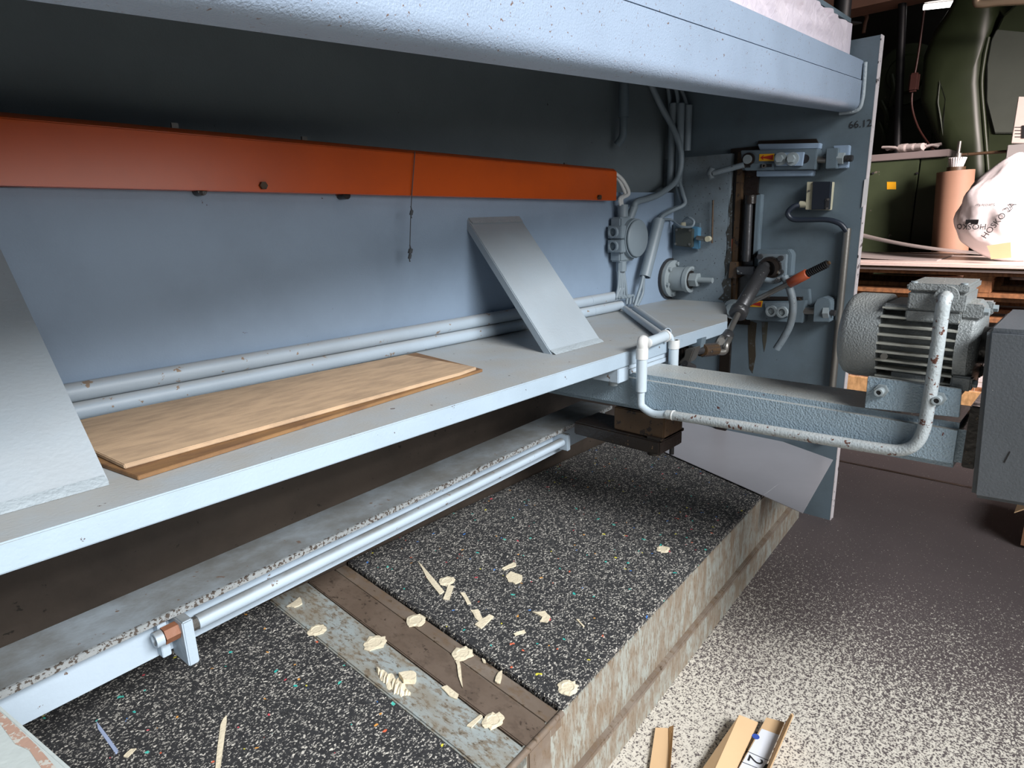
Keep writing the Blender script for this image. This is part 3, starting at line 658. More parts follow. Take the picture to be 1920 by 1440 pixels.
cyl('cross_pin', PX((1352, 640), 1.80), PX((1352, 647), 1.84), 0.012, 'steel', cs)
cyl('coupling', PX((1341, 655), 1.775), G, 0.019, 'rustbrown', cs)
coil('ribs', PX((1340, 655), 1.773), G, 0.0185, 0.0018, 9, 'steel_dark', cs)
cyl('input_shaft', G, H_, 0.012, 'steel_dark', cs)
brk = thing('shaft_bracket', 'oily cast bracket carrying the cardan shaft end under the shelf', 'bracket', PX((1292, 680), 1.6))
slabx('cast_arm', [(1284, 655), (1303, 652), (1293, 678), (1282, 684), (1270, 682), (1282, 668)], 1.63, 0.04, 'steel', brk, 0.003)
slabx('hanger', [(1292, 640), (1316, 634), (1312, 655), (1290, 660)], 1.68, 0.03, 'frame', brk, 0.001)
slabx('gear_case', [(1262, 654), (1281, 650), (1283, 676), (1268, 690), (1262, 688)], 1.66, 0.06, 'oil', brk, 0.006)
cyl('adjusting_bolt', PX((1284, 682), 1.62), PX((1300, 689), 1.66), 0.010, 'steel_dark', brk)

# hand lever, orange grip and spring
hl = thing('hand_lever', 'steel lever rod with orange-brown grip and black spring end', 'lever', PX((1470, 537), 2.17))
cyl('rod', PX((1402, 570), 2.19), PX((1482, 530), 2.17), 0.009, 'steel', hl)
cyl('grip', PX((1480, 531), 2.17), PX((1514, 513), 2.16), 0.0165, 'copper', hl, 20, bev=0.002)
coil('spring', PX((1514, 513), 2.16), PX((1553, 494), 2.15), 0.0105, 0.0024, 11, 'black', hl)
cyl('spring_core', PX((1512, 514), 2.16), PX((1556, 492), 2.15), 0.006, 'rustbrown', hl)
cl = thing('curved_lever', 'curved paint-worn steel lever arm hanging from a short link below the bearing', 'lever', PX((1456, 652), 2.19))
tube('link_arm', [PX((1432, 524), 2.19), PX((1450, 527), 2.19), PX((1469, 521), 2.19)], 0.010, 'frame_oily', cl)
tube('lever_arm', [PX((1471, 518), 2.18), PX((1482, 545), 2.18), PX((1487, 575), 2.18), PX((1482, 607), 2.18), PX((1470, 632), 2.18), PX((1456, 654), 2.18)], 0.0125, 'frame_oily', cl)
p = PX((1461, 524), 2.18); cyl('pivot_bolt', p, p + V((-0.014, 0, 0)), 0.008, 'steel_dark', cl, 12)

# sensor box with cable and steel conduit
sb = thing('sensor_box', 'small dark-covered sensor box with cream side on the side plate', 'box', PX((1532, 393), XP))
slabx('base', [(1513, 341), (1558, 341), (1553, 394), (1510, 393)], 2.262, 0.038, 'cream', sb, 0.001)
slabx('cover', [(1524, 340.5), (1557, 340.5), (1553, 393), (1521, 393)], 2.255, 0.02, 'darkbox', sb, 0.001)
slabx('corner_tab', [(1548, 372), (1556, 371), (1553, 393), (1547, 393)], 2.253, 0.003, 'steel_dark', sb)
for q in ((1553, 374), (1551, 391), (1517, 358)):
    p = PX(q, 2.253 if q[0] > 1530 else 2.262); cyl('screw', p + V((0.001, 0, 0)), p + V((-0.003, 0, 0)), 0.0035, 'steel', sb, 10)
cyl('gland', PX((1513, 383), 2.272), PX((1500, 383), 2.272), 0.011, 'cream', sb, 12)
cable([PX((1503, 383), 2.272), PX((1487, 388), 2.26), PX((1477, 400), 2.255), PX((1487, 411), 2.26), PX((1515, 412), 2.265), PX((1550, 412), 2.27), PX((1574, 419), 2.275), PX((1588, 434), 2.28)], 0.0085, 'cable_navy', 'dark flexible cable looping from the sensor box to a steel conduit', seg=12)
tag(pipe_open('steel_conduit', PX((1589, 428), 2.284), V((2.284, PX((1589, 428), 2.284).y - 0.004, 0.30)), 0.0115, 0.009, 'steel'), 'bare steel conduit running down the side plate below the sensor box', 'conduit')
a = PX((1622, 337), XP - 0.001)
pt = extr('paper_tag', [PX((1621, 337), 2.297), PX((1630, 333), 2.297), PX((1624, 383), 2.297), PX((1615, 389), 2.297)], (0.001, 0, 0), 'paper')
tag(pt, 'small torn white paper tag stuck at the side plate edge', 'paper')

# ------------------------------------------------------------------ conduits across the shelf and along the arm
for q0, q1, lab in (((1172, 579), (1240, 629), 'thin grey conduit crossing the shelf top, left of its twin'), ((1190, 578), (1252, 622), 'thin grey conduit crossing the shelf top, right of its twin')):
    z = ZS + 0.0108; a, b = PZ(q0, z), PZ(q1, z)
    tag(pipe_open('shelf_conduit', a, b, 0.0105, 0.008, 'pipe'), lab, 'conduit')
el = thing('elbow_conduit', 'white plastic conduit elbow dropping over the shelf front edge beside the arm', 'conduit', PY((1200, 735), 0.832))
a = PY((1248, 631), 0.845); a.z = ZS + 0.0135; b = PY((1214, 641), 0.835); b.z = ZS + 0.0135
ya = 0.810
pipe_open('cross_tube', a, b, 0.0132, 0.010, 'pvc', el)
pipe_open('tube_mouth', a + V((0.002, 0, 0)), a + V((-0.006, 0, 0)), 0.0165, 0.0125, 'pvc_white', el)
c0 = PY((1205, 642), ya); d0 = PY((1204, 656), ya)
tube('elbow', [b, b + V((-0.012, -0.003, 0.0)), c0 + V((0.001, 0, 0.004)), d0], 0.0135, 'pvc_white', el)
d1 = PY((1198, 735), ya)
cyl('collar', d0 + V((0, 0, 0.004)), d0 + V((0, 0, -0.022)), 0.0150, 'pvc_white', el)
cyl('down_tube', d0, V((d0.x, ya, d1.z)), 0.0132, 'pvc', el)
flex_end = PX((1256, 777), 1.322)
dB = V((d0.x, ya, d1.z))
ac = thing('arm_conduit', 'long paint-worn conduit running along the arm and bending up into the motor terminal box', 'conduit', PX((1600, 835), 1.32))
tube('flexible_part', [dB + V((0, 0, 0.01)), dB + V((0, 0, -0.03)), PX((1206, 764), 1.322), PX((1226, 776), 1.322), flex_end], 0.0095, 'pvc', ac)
xa = 1.321
tube('bent_tube', [PX((1250, 777), xa), PX((1300, 785), xa), PX((1400, 800), xa), PX((1550, 825), xa), PX((1650, 841), xa), PX((1690, 844), xa), PX((1716, 833), xa), PX((1731, 808), xa), PX((1738, 775), xa), PX((1748, 715), xa), PX((1757, 655), xa), PX((1765, 595), xa), PX((1769, 570), xa), PX((1773, 558), xa + 0.010), PX((1776, 555), xa + 0.03)], 0.0112, 'conduit', ac, 14)
cyl('joint_ring', PX((1261, 778.5), xa), PX((1263, 779), xa), 0.0125, 'pvc_white', ac)
sl2 = thing('sleeve_conduit', 'short blue-white sleeve standing at the shelf front edge right of the elbow conduit', 'conduit', PY((1260, 683), 0.835))
a = PY((1264, 638), 0.833); b = PY((1261, 690), 0.833)
pipe_open('sleeve_body', V((a.x, a.y, a.z)), V((a.x, a.y, b.z)), 0.0132, 0.0105, 'pvc', sl2)
pipe_open('collar', V((a.x, a.y, a.z + 0.001)), V((a.x, a.y, a.z - 0.022)), 0.0148, 0.0105, 'pvc_white', sl2)
for i in (0, 1):
    cable([PY((1240, 627 + 3*i), 0.85), PY((1250, 625 + 4*i), 0.845), PY((1259, 632 + 2*i), 0.838), V((a.x - 0.002 + 0.006*i, a.y, a.z - 0.03))], 0.0058, 'pvc', 'pale cable curving from the tube mouth down into the short sleeve', group='cables into the short sleeve')

# ------------------------------------------------------------------ back gauge arm, motor, guard
am = thing('motor_support_beam', 'thick blue-grey hammer-painted box beam carrying the electric motor', 'beam', (1.41, 0.5, 0.60))
def armc(y, top): 
    t = (0.83 - y) / 0.67
    return (0.700 + 0.007*t) if top else (0.606 + 0.014*t)
x0, x1 = 1.336, 1.49
bot = [(x0, 0.152, armc(0.152, 0)), (x1, 0.152, armc(0.152, 0)), (x1, 1.30, 0.600), (x0, 1.30, 0.600)]
top = [(x0, 0.152, armc(0.152, 1)), (x1, 0.152, armc(0.152, 1)), (x1, 1.30, 0.698), (x0, 1.30, 0.698)]
hexa('arm_body', bot, top, 'arm', am, 0.012, 4)
box('end_plate', (1.345, 1.50), (0.132, 0.152), (0.625, 0.742), 'oil', am, 0.002)
ab = slabx('motor_bracket', [(1627, 706), (1803, 730), (1798, 783), (1621, 765)], 1.3345, 0.008, 'arm', am, 0.001)
for q in ((1654, 731), (1761, 746)):
    p = PX(q, 1.3345); hexbolt('nut', p, p + V((-0.008, 0, 0)), 0.0125, 'bolt', ab); pipe_open('stud', p + V((-0.006, 0, 0)), p + V((-0.026, 0, 0)), 0.0075, 0.0045, 'bolt', ab, 14)
    cyl('stud_hole', p + V((-0.0235, 0, 0)), p + V((-0.024, 0, 0)), 0.0046, 'black', ab, 12)
slabx('motor_seat', [(1627, 712), (1803, 736), (1803, 741), (1627, 717)], 1.342, 0.13, 'arm', am)

mo = thing('electric_motor', 'grey ribbed electric motor with round fan cover and terminal box on the arm', 'motor', (1.425, 0.27, 0.755))
mx, mz, mr = 1.425, 0.838, 0.084
def lm(name, y, prof, mat, seg=48): return lathe(name, (mx, y, mz), (0, 1, 0), prof, mat, mo, seg)
fc = lm('fan_cover', 0.312, [(0, mr - 0.004), (0, mr), (0.055, mr), (0.066, mr - 0.004), (0.073, mr - 0.014), (0.0745, mr - 0.025), (0.0745, 0.02)], 'motor')
p = PX((1658, 668), mx - mr - 0.0005); cyl('screw', p, p + V((-0.004, 0, 0)), 0.006, 'steel', fc, 14)
lm('stator_core', 0.185, [(0, 0.064), (0.128, 0.064)], 'motor')
fm = None
for side in (-1, 1):
    for i in range(9):
        z = mz - 0.066 + i * 0.0165
        hz = z - mz; xo = math.sqrt(max(mr*mr - hz*hz*0.55, 0.0)) * 0.985
        xi = 0.03
        xa_, xb_ = (mx - xo, mx - xi) if side < 0 else (mx + xi, mx + xo)
        box('cooling_fin', (xa_, xb_), (0.187, 0.312), (z - 0.0018, z + 0.0018), 'fin', mo)
box('top_rib', (mx - 0.066, mx + 0.05), (0.187, 0.311), (mz + 0.062, mz + 0.0735), 'motor', mo, 0.003)
es = lm('end_shield', 0.158, [(0, 0.05), (0.002, 0.074), (0.010, 0.083), (0.030, 0.084), (0.030, 0.05)], 'motor')
for (dx, dz_) in ((-0.062, -0.060), (-0.054, 0.068), (0.062, 0.060), (0.062, -0.060)):
    box('shield_ear', (mx + dx - 0.013, mx + dx + 0.013), (0.156, 0.188), (mz + dz_ - 0.013, mz + dz_ + 0.013), 'motor', es, 0.003)
    hexbolt('shield_bolt', (mx + dx, 0.158, mz + dz_), (mx + dx, 0.149, mz + dz_), 0.007, 'bolt', es)
cyl('drive_hub', (mx, 0.16, mz), (mx, 0.132, mz), 0.034, 'oil', mo)
box('foot', (mx - 0.066, mx + 0.066), (0.20, 0.285), (0.762, 0.785), 'motor', mo, 0.003)
box('box_pedestal', (mx - 0.075, mx + 0.045), (0.186, 0.272), (mz + 0.045, 0.905), 'motor', mo, 0.003)
tb = box('terminal_box', (mx - 0.080, mx + 0.045), (0.182, 0.270), (0.905, 0.938), 'motor', mo, 0.003)
box('box_lid', (mx - 0.083, mx + 0.048), (0.179, 0.273), (0.939, 0.953), 'motor', tb, 0.003)
for (a, b) in ((mx - 0.072, 0.188), (mx - 0.072, 0.264)):
    cyl('lid_screw', (a, b, 0.952), (a, b, 0.9555), 0.0055, 'bolt', tb, 12)
p = PX((1776, 555), mx - 0.083); lathe('conduit_gland', (mx - 0.079, p.y, p.z), (-1, 0, 0), [(0, 0.018), (0.012, 0.018), (0.012, 0.0125)], 'motor', tb, 20)

gd = thing('belt_guard', 'dark grey flat belt guard cover beside the electric motor', 'guard', (1.42, 0.05, 0.585))
hexa('cover_body', [(1.31, -0.12, 0.600), (1.58, -0.12, 0.600), (1.58, 0.127, 0.584), (1.31, 0.127, 0.584)], [(1.31, -0.12, 0.889), (1.58, -0.12, 0.889), (1.58, 0.1425, 0.887), (1.31, 0.1425, 0.887)], 'guard', gd, 0.008, 3)
a = PX((1888, 855), 1.3095); extr('slit', [PX((1893, 846), 1.3092), PX((1894.5, 848), 1.3092), PX((1884, 868), 1.3092), PX((1882, 866), 1.3092)], (0.0006, 0, 0), 'black', gd)

# back gauge carriage under the arm
cg = thing('gauge_carriage', 'dark oily carriage block hanging under the arm and holding the gauge rail', 'carriage', (1.39, 0.86, 0.50))
box('carriage_bar', (1.335, 1.45), (0.762, 1.03), (0.503, 0.540), 'oil', cg, 0.004)
box('carriage_block', (1.345, 1.44), (0.757, 0.905), (0.541, 0.604), 'rustbrown', cg, 0.003)
box('cover_plate', (1.338, 1.447), (0.757, 0.80), (0.541, 0.548), 'oil', cg)
cyl('bottom_boss', (1.375, 0.80, 0.504), (1.375, 0.80, 0.488), 0.018, 'oil', cg)
cyl('pin', (1.42, 0.775, 0.504), (1.42, 0.775, 0.480), 0.006, 'black', cg)

# gauge rail
rl = thing('gauge_rail', 'long dusty angle rail with worn lip hanging above the rubber mats', 'rail', PZ((640, 1005), 0.42))
L0, L1 = PZ((-200, 1390), 0.5), PZ((1095, 785), 0.5)
dr = (L1 - L0).normalized(); L1 = L1 + dr * 0.16; nb = V((-dr.y, dr.x, 0)).normalized()      # nb: towards the bed wall
def rp(s, n, z): return L0 + (L1 - L0) * s + nb * n + V((0, 0, z))
def rbox(name, s0, s1, n0, n1, z0, z1, mat, parent, bev=0.0):
    return hexa(name, [rp(s0, n0, z0), rp(s1, n0, z0), rp(s1, n1, z0), rp(s0, n1, z0)], [rp(s0, n0, z1), rp(s1, n0, z1), rp(s1, n1, z1), rp(s0, n1, z1)], mat, parent, bev)
LR = (L1 - L0).length
rbox('top_flange', 0, 1, 0.0, 0.115, -0.009, -0.001, 'rail', rl, 0.001)
rbox('lip', 0, 1, -0.004, 0.003, -0.010, 0.001, 'lip', rl, 0.001)
rbox('web', 0, 1, 0.024, 0.032, -0.080, -0.008, 'rail', rl, 0.001)
def s_at(q, n=0.0, z=0.5): 
    p = PZ(q, z); return (p - L0).dot(dr) / LR
s1 = s_at((345, 1148)); s2 = s_at((1056, 806))
rbox('stop_bracket', s1 - 0.006, s1 + 0.004, -0.030, 0.026, -0.090, -0.010, 'rail', rl, 0.002)
rbox('stop_bracket', s2 - 0.005, s2 + 0.004, -0.028, 0.026, -0.058, -0.010, 'rail', rl, 0.002)
rbox('rib', s1 - 0.020, s1 - 0.012, 0.004, 0.026, -0.075, -0.010, 'rail', rl, 0.001)
a = rp(s1 - 0.006, -0.008, -0.030); hexbolt('stop_bolt', a, a - dr*0.022, 0.014, 'rust', rl)
a = rp(s1 - 0.02, -0.008, -0.030); pipe_open('stop_sleeve', a - dr*0.012, a, 0.013, 0.009, 'rail', rl)
rd = thing('stop_rod', 'slender blue-white rod running along the gauge rail between two brackets', 'rod', rp((s1 + s2) / 2, -0.010, -0.045))
cyl('rod_body', rp(s1 + 0.012, -0.008, -0.034), rp(s2 - 0.006, -0.008, -0.034), 0.0125, 'rail', rd)
coil('thread', rp(s1 + 0.004, -0.008, -0.034), rp(s1 + 0.012, -0.008, -0.034), 0.010, 0.0018, 6, 'steel', rd)
cyl('threaded_end', rp(s1 + 0.002, -0.008, -0.034), rp(s1 + 0.014, -0.008, -0.034), 0.010, 'steel', rd)

# second arm just below the camera
a2 = thing('support_beam', 'pale grey painted box beam with a rust streak crossing above the gauge rail', 'beam', (-0.05, 0.55, 0.6))
A_, B_ = PZ((0, 1318), 0.70), PZ((140, 1440), 0.70)
du = (A_ - B_).normalized(); e0 = B_ - du * 0.22; e1 = A_ + du * 0.22; lf = V((-du.y, du.x, 0)) * 0.15
hexa('arm_body', [p + V((0, 0, -0.1)) for p in (e0, e1, e1 + lf, e0 + lf)], [e0, e1, e1 + lf, e0 + lf], paint('arm_pale_paint', lin('#b3bbb9'), 0.5, 0.2, 120, chips=0.05, grime=0.1), a2, 0.004, 3)
rs = [PZ(q, 0.7006) for q in ((-20, 1325), (8, 1352), (40, 1388), (62, 1402), (95, 1445), (112, 1470))]
bm = bmesh.new(); prv = None
for i, p in enumerate(rs):
    wd = (0.002, 0.003, 0.0042, 0.0026, 0.0034, 0.002)[i]
    a, b = bm.verts.new(p + lf.normalized()*wd), bm.verts.new(p - lf.normalized()*wd)
    if prv: bm.faces.new((prv[0], prv[1], b, a))
    prv = (a, b)
finish(bm, 'rust_streak', paint('rust_streak', lin('#a98a7a'), 0.7, 0.2, 120, chips=0.27, chipc=lin('#b5b3ab'), chipscale=120), a2)

# ------------------------------------------------------------------ scrap tray with rubber mats
tr_ = thing('scrap_tray', 'low steel scrap tray of rusty scratched paint standing on the floor under the rail', 'tray', (1.0, 0.62, 0))
ZT = 0.24
def fy(x): return 0.591 + (x - 0.64) * 0.0776
def quadbox(name, f0, f1, b1, b0, z0, z1, mat, parent, bev=0.0):
    pts = [f0, f1, b1, b0]
    return hexa(name, [(p[0], p[1], z0) for p in pts], [(p[0], p[1], z1) for p in pts], mat, parent, bev)
XE = 2.25
quadbox('front_panel', (-0.6, fy(-0.6)), (XE, fy(XE)), (XE, fy(XE) + 0.012), (-0.6, fy(-0.6) + 0.012), 0.088, ZT - 0.002, 'tray_side', tr_, 0.001)
quadbox('front_ledge', (-0.6, fy(-0.6) - 0.012), (XE, fy(XE) - 0.012), (XE, fy(XE) + 0.01), (-0.6, fy(-0.6) + 0.01), 0.076, 0.090, 'tray_bar_worn', tr_, 0.003)
quadbox('front_foot', (-0.6, fy(-0.6) - 0.008), (XE, fy(XE) - 0.008), (XE, fy(XE) + 0.01), (-0.6, fy(-0.6) + 0.01), 0.0, 0.078, 'tray_side', tr_, 0.001)
g0 = PY((1117, 1440), 0.60)
quadbox('tray_floor', (-0.6, fy(-0.6) + 0.012), (XE, fy(XE) + 0.012), (XE, 1.335), (-0.6, 1.335), 0.0, ZT - 0.03, 'bed', tr_)
quadbox('painted_strip', (0.558, fy(0.558)), (0.636, fy(0.636)), (0.664, 1.335), (0.565, 1.335), ZT - 0.03, ZT, 'tray_strip', tr_, 0.003)
quadbox('cross_bar', (0.639, fy(0.639)), (0.700, fy(0.70)), (0.738, 1.335), (0.666, 1.335), ZT - 0.03, ZT, 'tray_bar', tr_, 0.002)
quadbox('step_bar', (0.7003, fy(0.70)), (0.738, fy(0.738)), (0.774, 1.335), (0.7383, 1.335), ZT - 0.03, ZT - 0.0015, 'tray_bar_worn', tr_, 0.003)
quadbox('corner_post', (0.635, fy(0.635) - 0.004), (0.700, fy(0.7) - 0.004), (0.700, fy(0.7) + 0.01), (0.635, fy(0.635) + 0.01), 0.09, ZT - 0.004, 'tray_bar_worn', tr_, 0.003)
cyl('edge_rod', (0.56, fy(0.56) + 0.002, ZT - 0.004), (0.74, fy(0.74) + 0.002, ZT - 0.004), 0.006, 'tray_bar_worn', tr_)
def rubber(name, f0, f1, b1, b0, z0, z1, label):
    o = quadbox(name, f0, f1, b1, b0, z0, z1, 'rubber', None, 0.002); return tag(o, label, 'mat')
rubber('rubber_mat', (0.7395, fy(0.74) + 0.002), (2.22, fy(2.22) + 0.002), (2.22, 1.33), (0.776, 1.33), ZT - 0.03, ZT + 0.008, 'black flecked rubber mat in the tray below the motor arm')
rubber('rubber_mat', (-0.58, fy(-0.58) + 0.014), (0.555, fy(0.555) + 0.014), (0.563, 1.33), (-0.58, 1.33), ZT - 0.03, ZT + 0.001, 'black flecked rubber mat in the tray beyond the painted strip, with a wood sliver')
# ragged fringe of the thick mat along the step bar
bm = bmesh.new()
for i in range(420):
    t = random.random(); x = 0.7395 + (0.776 - 0.7395)*t; y = fy(0.74) + 0.004 + (1.32 - fy(0.74))*t
    h = random.uniform(0.002, 0.0085); wd = random.uniform(0.0008, 0.002); ou = random.uniform(0.001, 0.005)
    a, b, c = bm.verts.new((x, y - wd, ZT + 0.0075)), bm.verts.new((x, y + wd, ZT + 0.0075)), bm.verts.new((x - ou, y, ZT + 0.0075 - h))
    d = bm.verts.new((x + 0.002, y, ZT + 0.004)); bm.faces.new((a, b, c)); bm.faces.new((a, d, c)); bm.faces.new((b, d, c)); bm.faces.new((a, b, d))
fo = finish(bm, 'frayed_edge', 'rubber', bpy.data.objects['rubber_mat']); fo['kind'] = 'stuff'

# steel sheet offcut over the mat
pts = [PZ((1505, 963), 0.252), PZ((1562, 863), 0.256), PZ((1235, 745), 0.256), PZ((1120, 792), 0.252)]
o = extr('steel_sheet', pts, (0, 0, 0.0018), 'sheet'); tag(o, 'bright thin steel sheet offcut overhanging the tray edge under the arm', 'sheet')
a, b = PZ((1432, 928), 0.2541), PZ((1500, 878), 0.2553)
extr('scratch', [a, b, b + V((0.006, 0, 0)), a + V((0.006, 0, 0))], (0, 0, 0.0003), 'pvc_white', o)

# scraps of pale torn wood on the tray
def zone_z(p): return ZT + 0.0082 if p.x > 0.74 + (p.y - 0.6)*0.05 else ZT + 0.0006
def scrap_at(q):
    p = PZ(q, ZT); z = zone_z(p); return PZ(q, z), z
def add_disc(q, rpx, label, seed, rot=0):
    rnd = random.Random(seed); c, z = scrap_at(q); R = rpx * 0.00105 * (c - CAM).length / 1.25
    bm = bmesh.new(); n = 22; lift = 0.0005
    outer, inner, mid = [], [], []
    for k in range(n):
        a = 2*math.pi*k/n; rr = R * rnd.uniform(0.86, 1.16)
        outer.append(bm.verts.new((c.x + rr*math.cos(a), c.y + rr*math.sin(a)*0.95, z + lift + rnd.uniform(0, 0.0018))))
        mid.append(bm.verts.new((c.x + R*0.62*math.cos(a), c.y + R*0.62*math.sin(a), z + 0.0026 + rnd.uniform(0, 0.0006))))
        inner.append(bm.verts.new((c.x + R*0.5*math.cos(a), c.y + R*0.5*math.sin(a), z + 0.0021)))
    base = [bm.verts.new((v.co.x, v.co.y, z)) for v in outer]
    for A1, B1 in ((outer, mid), (mid, inner), (base, outer)):
        for k in range(n): bm.faces.new((A1[k], A1[(k+1) % n], B1[(k+1) % n], B1[k]))
    bm.faces.new(inner); bm.faces.new(base)
    tag(finish(bm, 'wood_chip', 'chipw', None), label, 'wood chip')
def add_scrap(poly, label, seed, h=0.0016, mat='chipw', name='wood_scrap', cat='wood scrap', curl=0.006):
    rnd = random.Random(seed); cen = (sum(q[0] for q in poly)/len(poly), sum(q[1] for q in poly)/len(poly))
    _, z = scrap_at(cen); pts = []
    for i, q in enumerate(poly):
        q2 = poly[(i+1) % len(poly)]; pts.append(q)
        pts.append(((q[0]+q2[0])/2 + rnd.uniform(-1.2, 1.2), (q[1]+q2[1])/2 + rnd.uniform(-1.2, 1.2)))
    lowv = [PZ(q, z) for q in pts]; topv = [PZ(q, z) + V((0, 0, h + rnd.uniform(0, curl*0.25))) for q in pts]
    tag(hexa(name, lowv, topv, mat), label, cat)
DISCS = [((838, 1090), 14, 'on the mat at the tip of the long sliver'), ((780, 1164), 18, 'astride the step bar edge'), ((703, 1206), 19, 'straddling the groove of the painted strip'),
         ((594, 1182), 15, 'on the painted strip at the sunken mat edge'), ((868, 1226), 18, 'on the step bar above a hanging sliver'), ((925, 1352), 18, 'on the groove near the tray corner, with ring mark'),
         ((1065, 1290), 18, 'on the mat corner nearest the tray front'), ((1243, 1030), 12, 'alone on the mat near the front edge')]
for i, (q, rp_, lab) in enumerate(DISCS): add_disc(q, rp_, 'round pale torn wood chip ' + lab, i)
SCR = [([(783, 1053), (797, 1068), (833, 1110), (824, 1115), (800, 1085)], 'long pointed pale wood sliver lying on the mat'),
       ([(840, 1098), (851, 1100), (843, 1125), (831, 1124)], 'short pale strip against the round chip at the sliver tip'),
       ([(863, 1113), (872, 1113), (883, 1132), (876, 1134)], 'small pale strip between two chip clusters on the mat'),
       ([(882, 1145), (897, 1144), (906, 1162), (900, 1168), (891, 1160)], 'pale curled scrap touching a longer diagonal strip'),
       ([(890, 1172), (918, 1154), (926, 1157), (902, 1180)], 'pale diagonal strip under a curled scrap on the mat'),
       ([(998, 1148), (1022, 1147), (1032, 1157), (1026, 1168), (1012, 1166), (1017, 1158)], 'hook-shaped pale torn scrap on the mat'),
       ([(941, 1067), (963, 1055), (968, 1058), (966, 1063), (945, 1070)], 'thin pale strip beside a square chip on the mat'),
       ([(948, 1082), (958, 1073), (979, 1080), (978, 1090), (966, 1096), (953, 1091)], 'squarish pale chip beside a thin strip on the mat'),
       ([(963, 1190), (983, 1183), (986, 1187), (966, 1193)], 'tiny pale flake on the mat below the hooked scrap'),
       ([(538, 1138), (562, 1121), (567, 1133), (552, 1140)], 'torn pale triangular scrap on the painted strip by the rail'),
       ([(827, 1290), (838, 1286), (860, 1303), (857, 1312), (842, 1306)], 'pale oblong flake on the groove of the cross bar'),
       ([(875, 1362), (900, 1341), (905, 1345), (884, 1366)], 'pale strip pointing to the ring-marked chip'),
       ([(854, 1241), (861, 1240), (865, 1262), (868, 1291), (863, 1280), (858, 1258)], 'narrow pale sliver below the chip on the step bar'),
       ([(934, 1262), (942, 1259), (938, 1283), (928, 1279)], 'pale upright flake at the step bar edge'),
       ([(1080, 1162), (1084, 1162), (1096, 1175), (1093, 1176)], 'hair-thin pale splinter on the mat'),
       ([(904, 1236), (909, 1238), (911, 1244), (906, 1243)], 'tiny pale crumb on the step bar edge'),
       ([(232, 1420), (246, 1406), (256, 1405), (240, 1421)], 'tiny pale flake beside the clear strip')]
for i, (poly, lab) in enumerate(SCR): add_scrap(poly, lab, 50 + i)
# crinkled cluster
c, z = scrap_at((745, 1282)); bm = bmesh.new(); rnd = random.Random(5)
axis = [PZ(q, z) for q in ((706, 1256), (722, 1270), (740, 1284), (758, 1296), (770, 1302))]
pp = smooth_path(axis, 7); prev = None
for i, p in enumerate(pp):
    t = i/(len(pp) - 1); wd = (0.004 + 0.016*math.sin(math.pi*min(t*1.05, 1)))*rnd.uniform(0.7, 1.2); up_ = rnd.uniform(0.002, 0.010)
    sdv = V((0.75, 0.66, 0)); row = [bm.verts.new(p - sdv*wd), bm.verts.new(p - sdv*wd*0.3 + V((0, 0, up_))), bm.verts.new(p + sdv*wd*0.5 + V((0, 0, up_*0.7))), bm.verts.new(p + sdv*wd)]
    if prev:
        for k in range(3): bm.faces.new((prev[k], prev[k+1], row[k+1], row[k]))
        bm.faces.new((prev[3], prev[0], row[0], row[3]))
    else: bm.faces.new(row)
    prev = row
bm.faces.new(prev)
tag(finish(bm, 'wood_scrap', 'chipw', None), 'large crinkled pale torn scrap on the painted strip', 'wood scrap')
add_scrap([(748, 1270), (770, 1266), (781, 1270), (778, 1283), (757, 1283)], 'flat pale flake lying on the crinkled scrap', 91, h=0.010)
add_scrap([(181, 1354), (187, 1361), (222, 1408), (217, 1415), (184, 1368)], 'clear bluish plastic strip on the mat', 92, mat='plastic_strip', name='plastic_strip', cat='plastic strip', h=0.0015)
add_scrap([(425, 1343), (424, 1362), (413, 1445), (404, 1445), (414, 1360)], 'pointed pale wood sliver reaching over the mat edge', 93)

# ------------------------------------------------------------------ cardboard offcuts on the floor
def cardboard(polyz, th, label, fold=None):
    o = extr('cardboard_strip', polyz, (0, 0, th), 'card'); return tag(o, label, 'cardboard')
c1 = thing('cardboard_strip', 'folded brown cardboard strip on the floor against the tray', 'cardboard', PZ((1235, 1420), 0))
hexa('panel', [PZ(q, 0.004) for q in ((1229, 1364), (1254, 1365), (1254, 1445), (1248, 1530), (1205, 1530), (1217, 1445))], [PZ(q, 0.009) + V((0, 0, 0.0)) for q in ((1229, 1364), (1254, 1365), (1254, 1445), (1248, 1530), (1205, 1530), (1217, 1445))], 'card', c1)
extr('flap', [PZ((1254, 1365), 0.008), PZ((1263, 1362), 0.016), PZ((1257, 1445), 0.016), PZ((1250, 1530), 0.016), PZ((1248, 1530), 0.008), PZ((1254, 1445), 0.008)], (0, 0, 0.003), 'card_edge', c1)
def bent(name, q0, q1, q2, q3, z0, z1, parent, mat='card', th=0.004):
    a, b, c, d = PZ(q0, z0), PZ(q1, z1), PZ(q2, z1), PZ(q3, z0)
    return extr(name, [a, b, c, d], (0, 0, th), mat, parent)
c2 = thing('cardboard_strip', 'creased brown cardboard strip on the floor beside a labelled one', 'cardboard', PZ((1370, 1420), 0))
bent('panel', (1386, 1343), (1421, 1357), (1380, 1445), (1340, 1445), 0.030, 0.020, c2)
bent('panel', (1386, 1343), (1366, 1376), (1316, 1445), (1341, 1445), 0.030, 0.014, c2)
bent('panel', (1316, 1445), (1380, 1445), (1330, 1560), (1262, 1560), 0.014, 0.012, c2)
c3 = thing('labelled_cardboard', 'cardboard tray strip with white numbered label and blue dot on the floor', 'cardboard', PZ((1440, 1420), 0))
z3 = 0.022
base = [PZ(q, z3) for q in ((1437, 1345), (1471, 1354), (1432, 1445), (1382, 1445), (1330, 1560), (1392, 1560))]
extr('panel', [base[i] for i in (0, 1, 2, 5, 4, 3)], (0, 0, -0.004), 'card', c3)
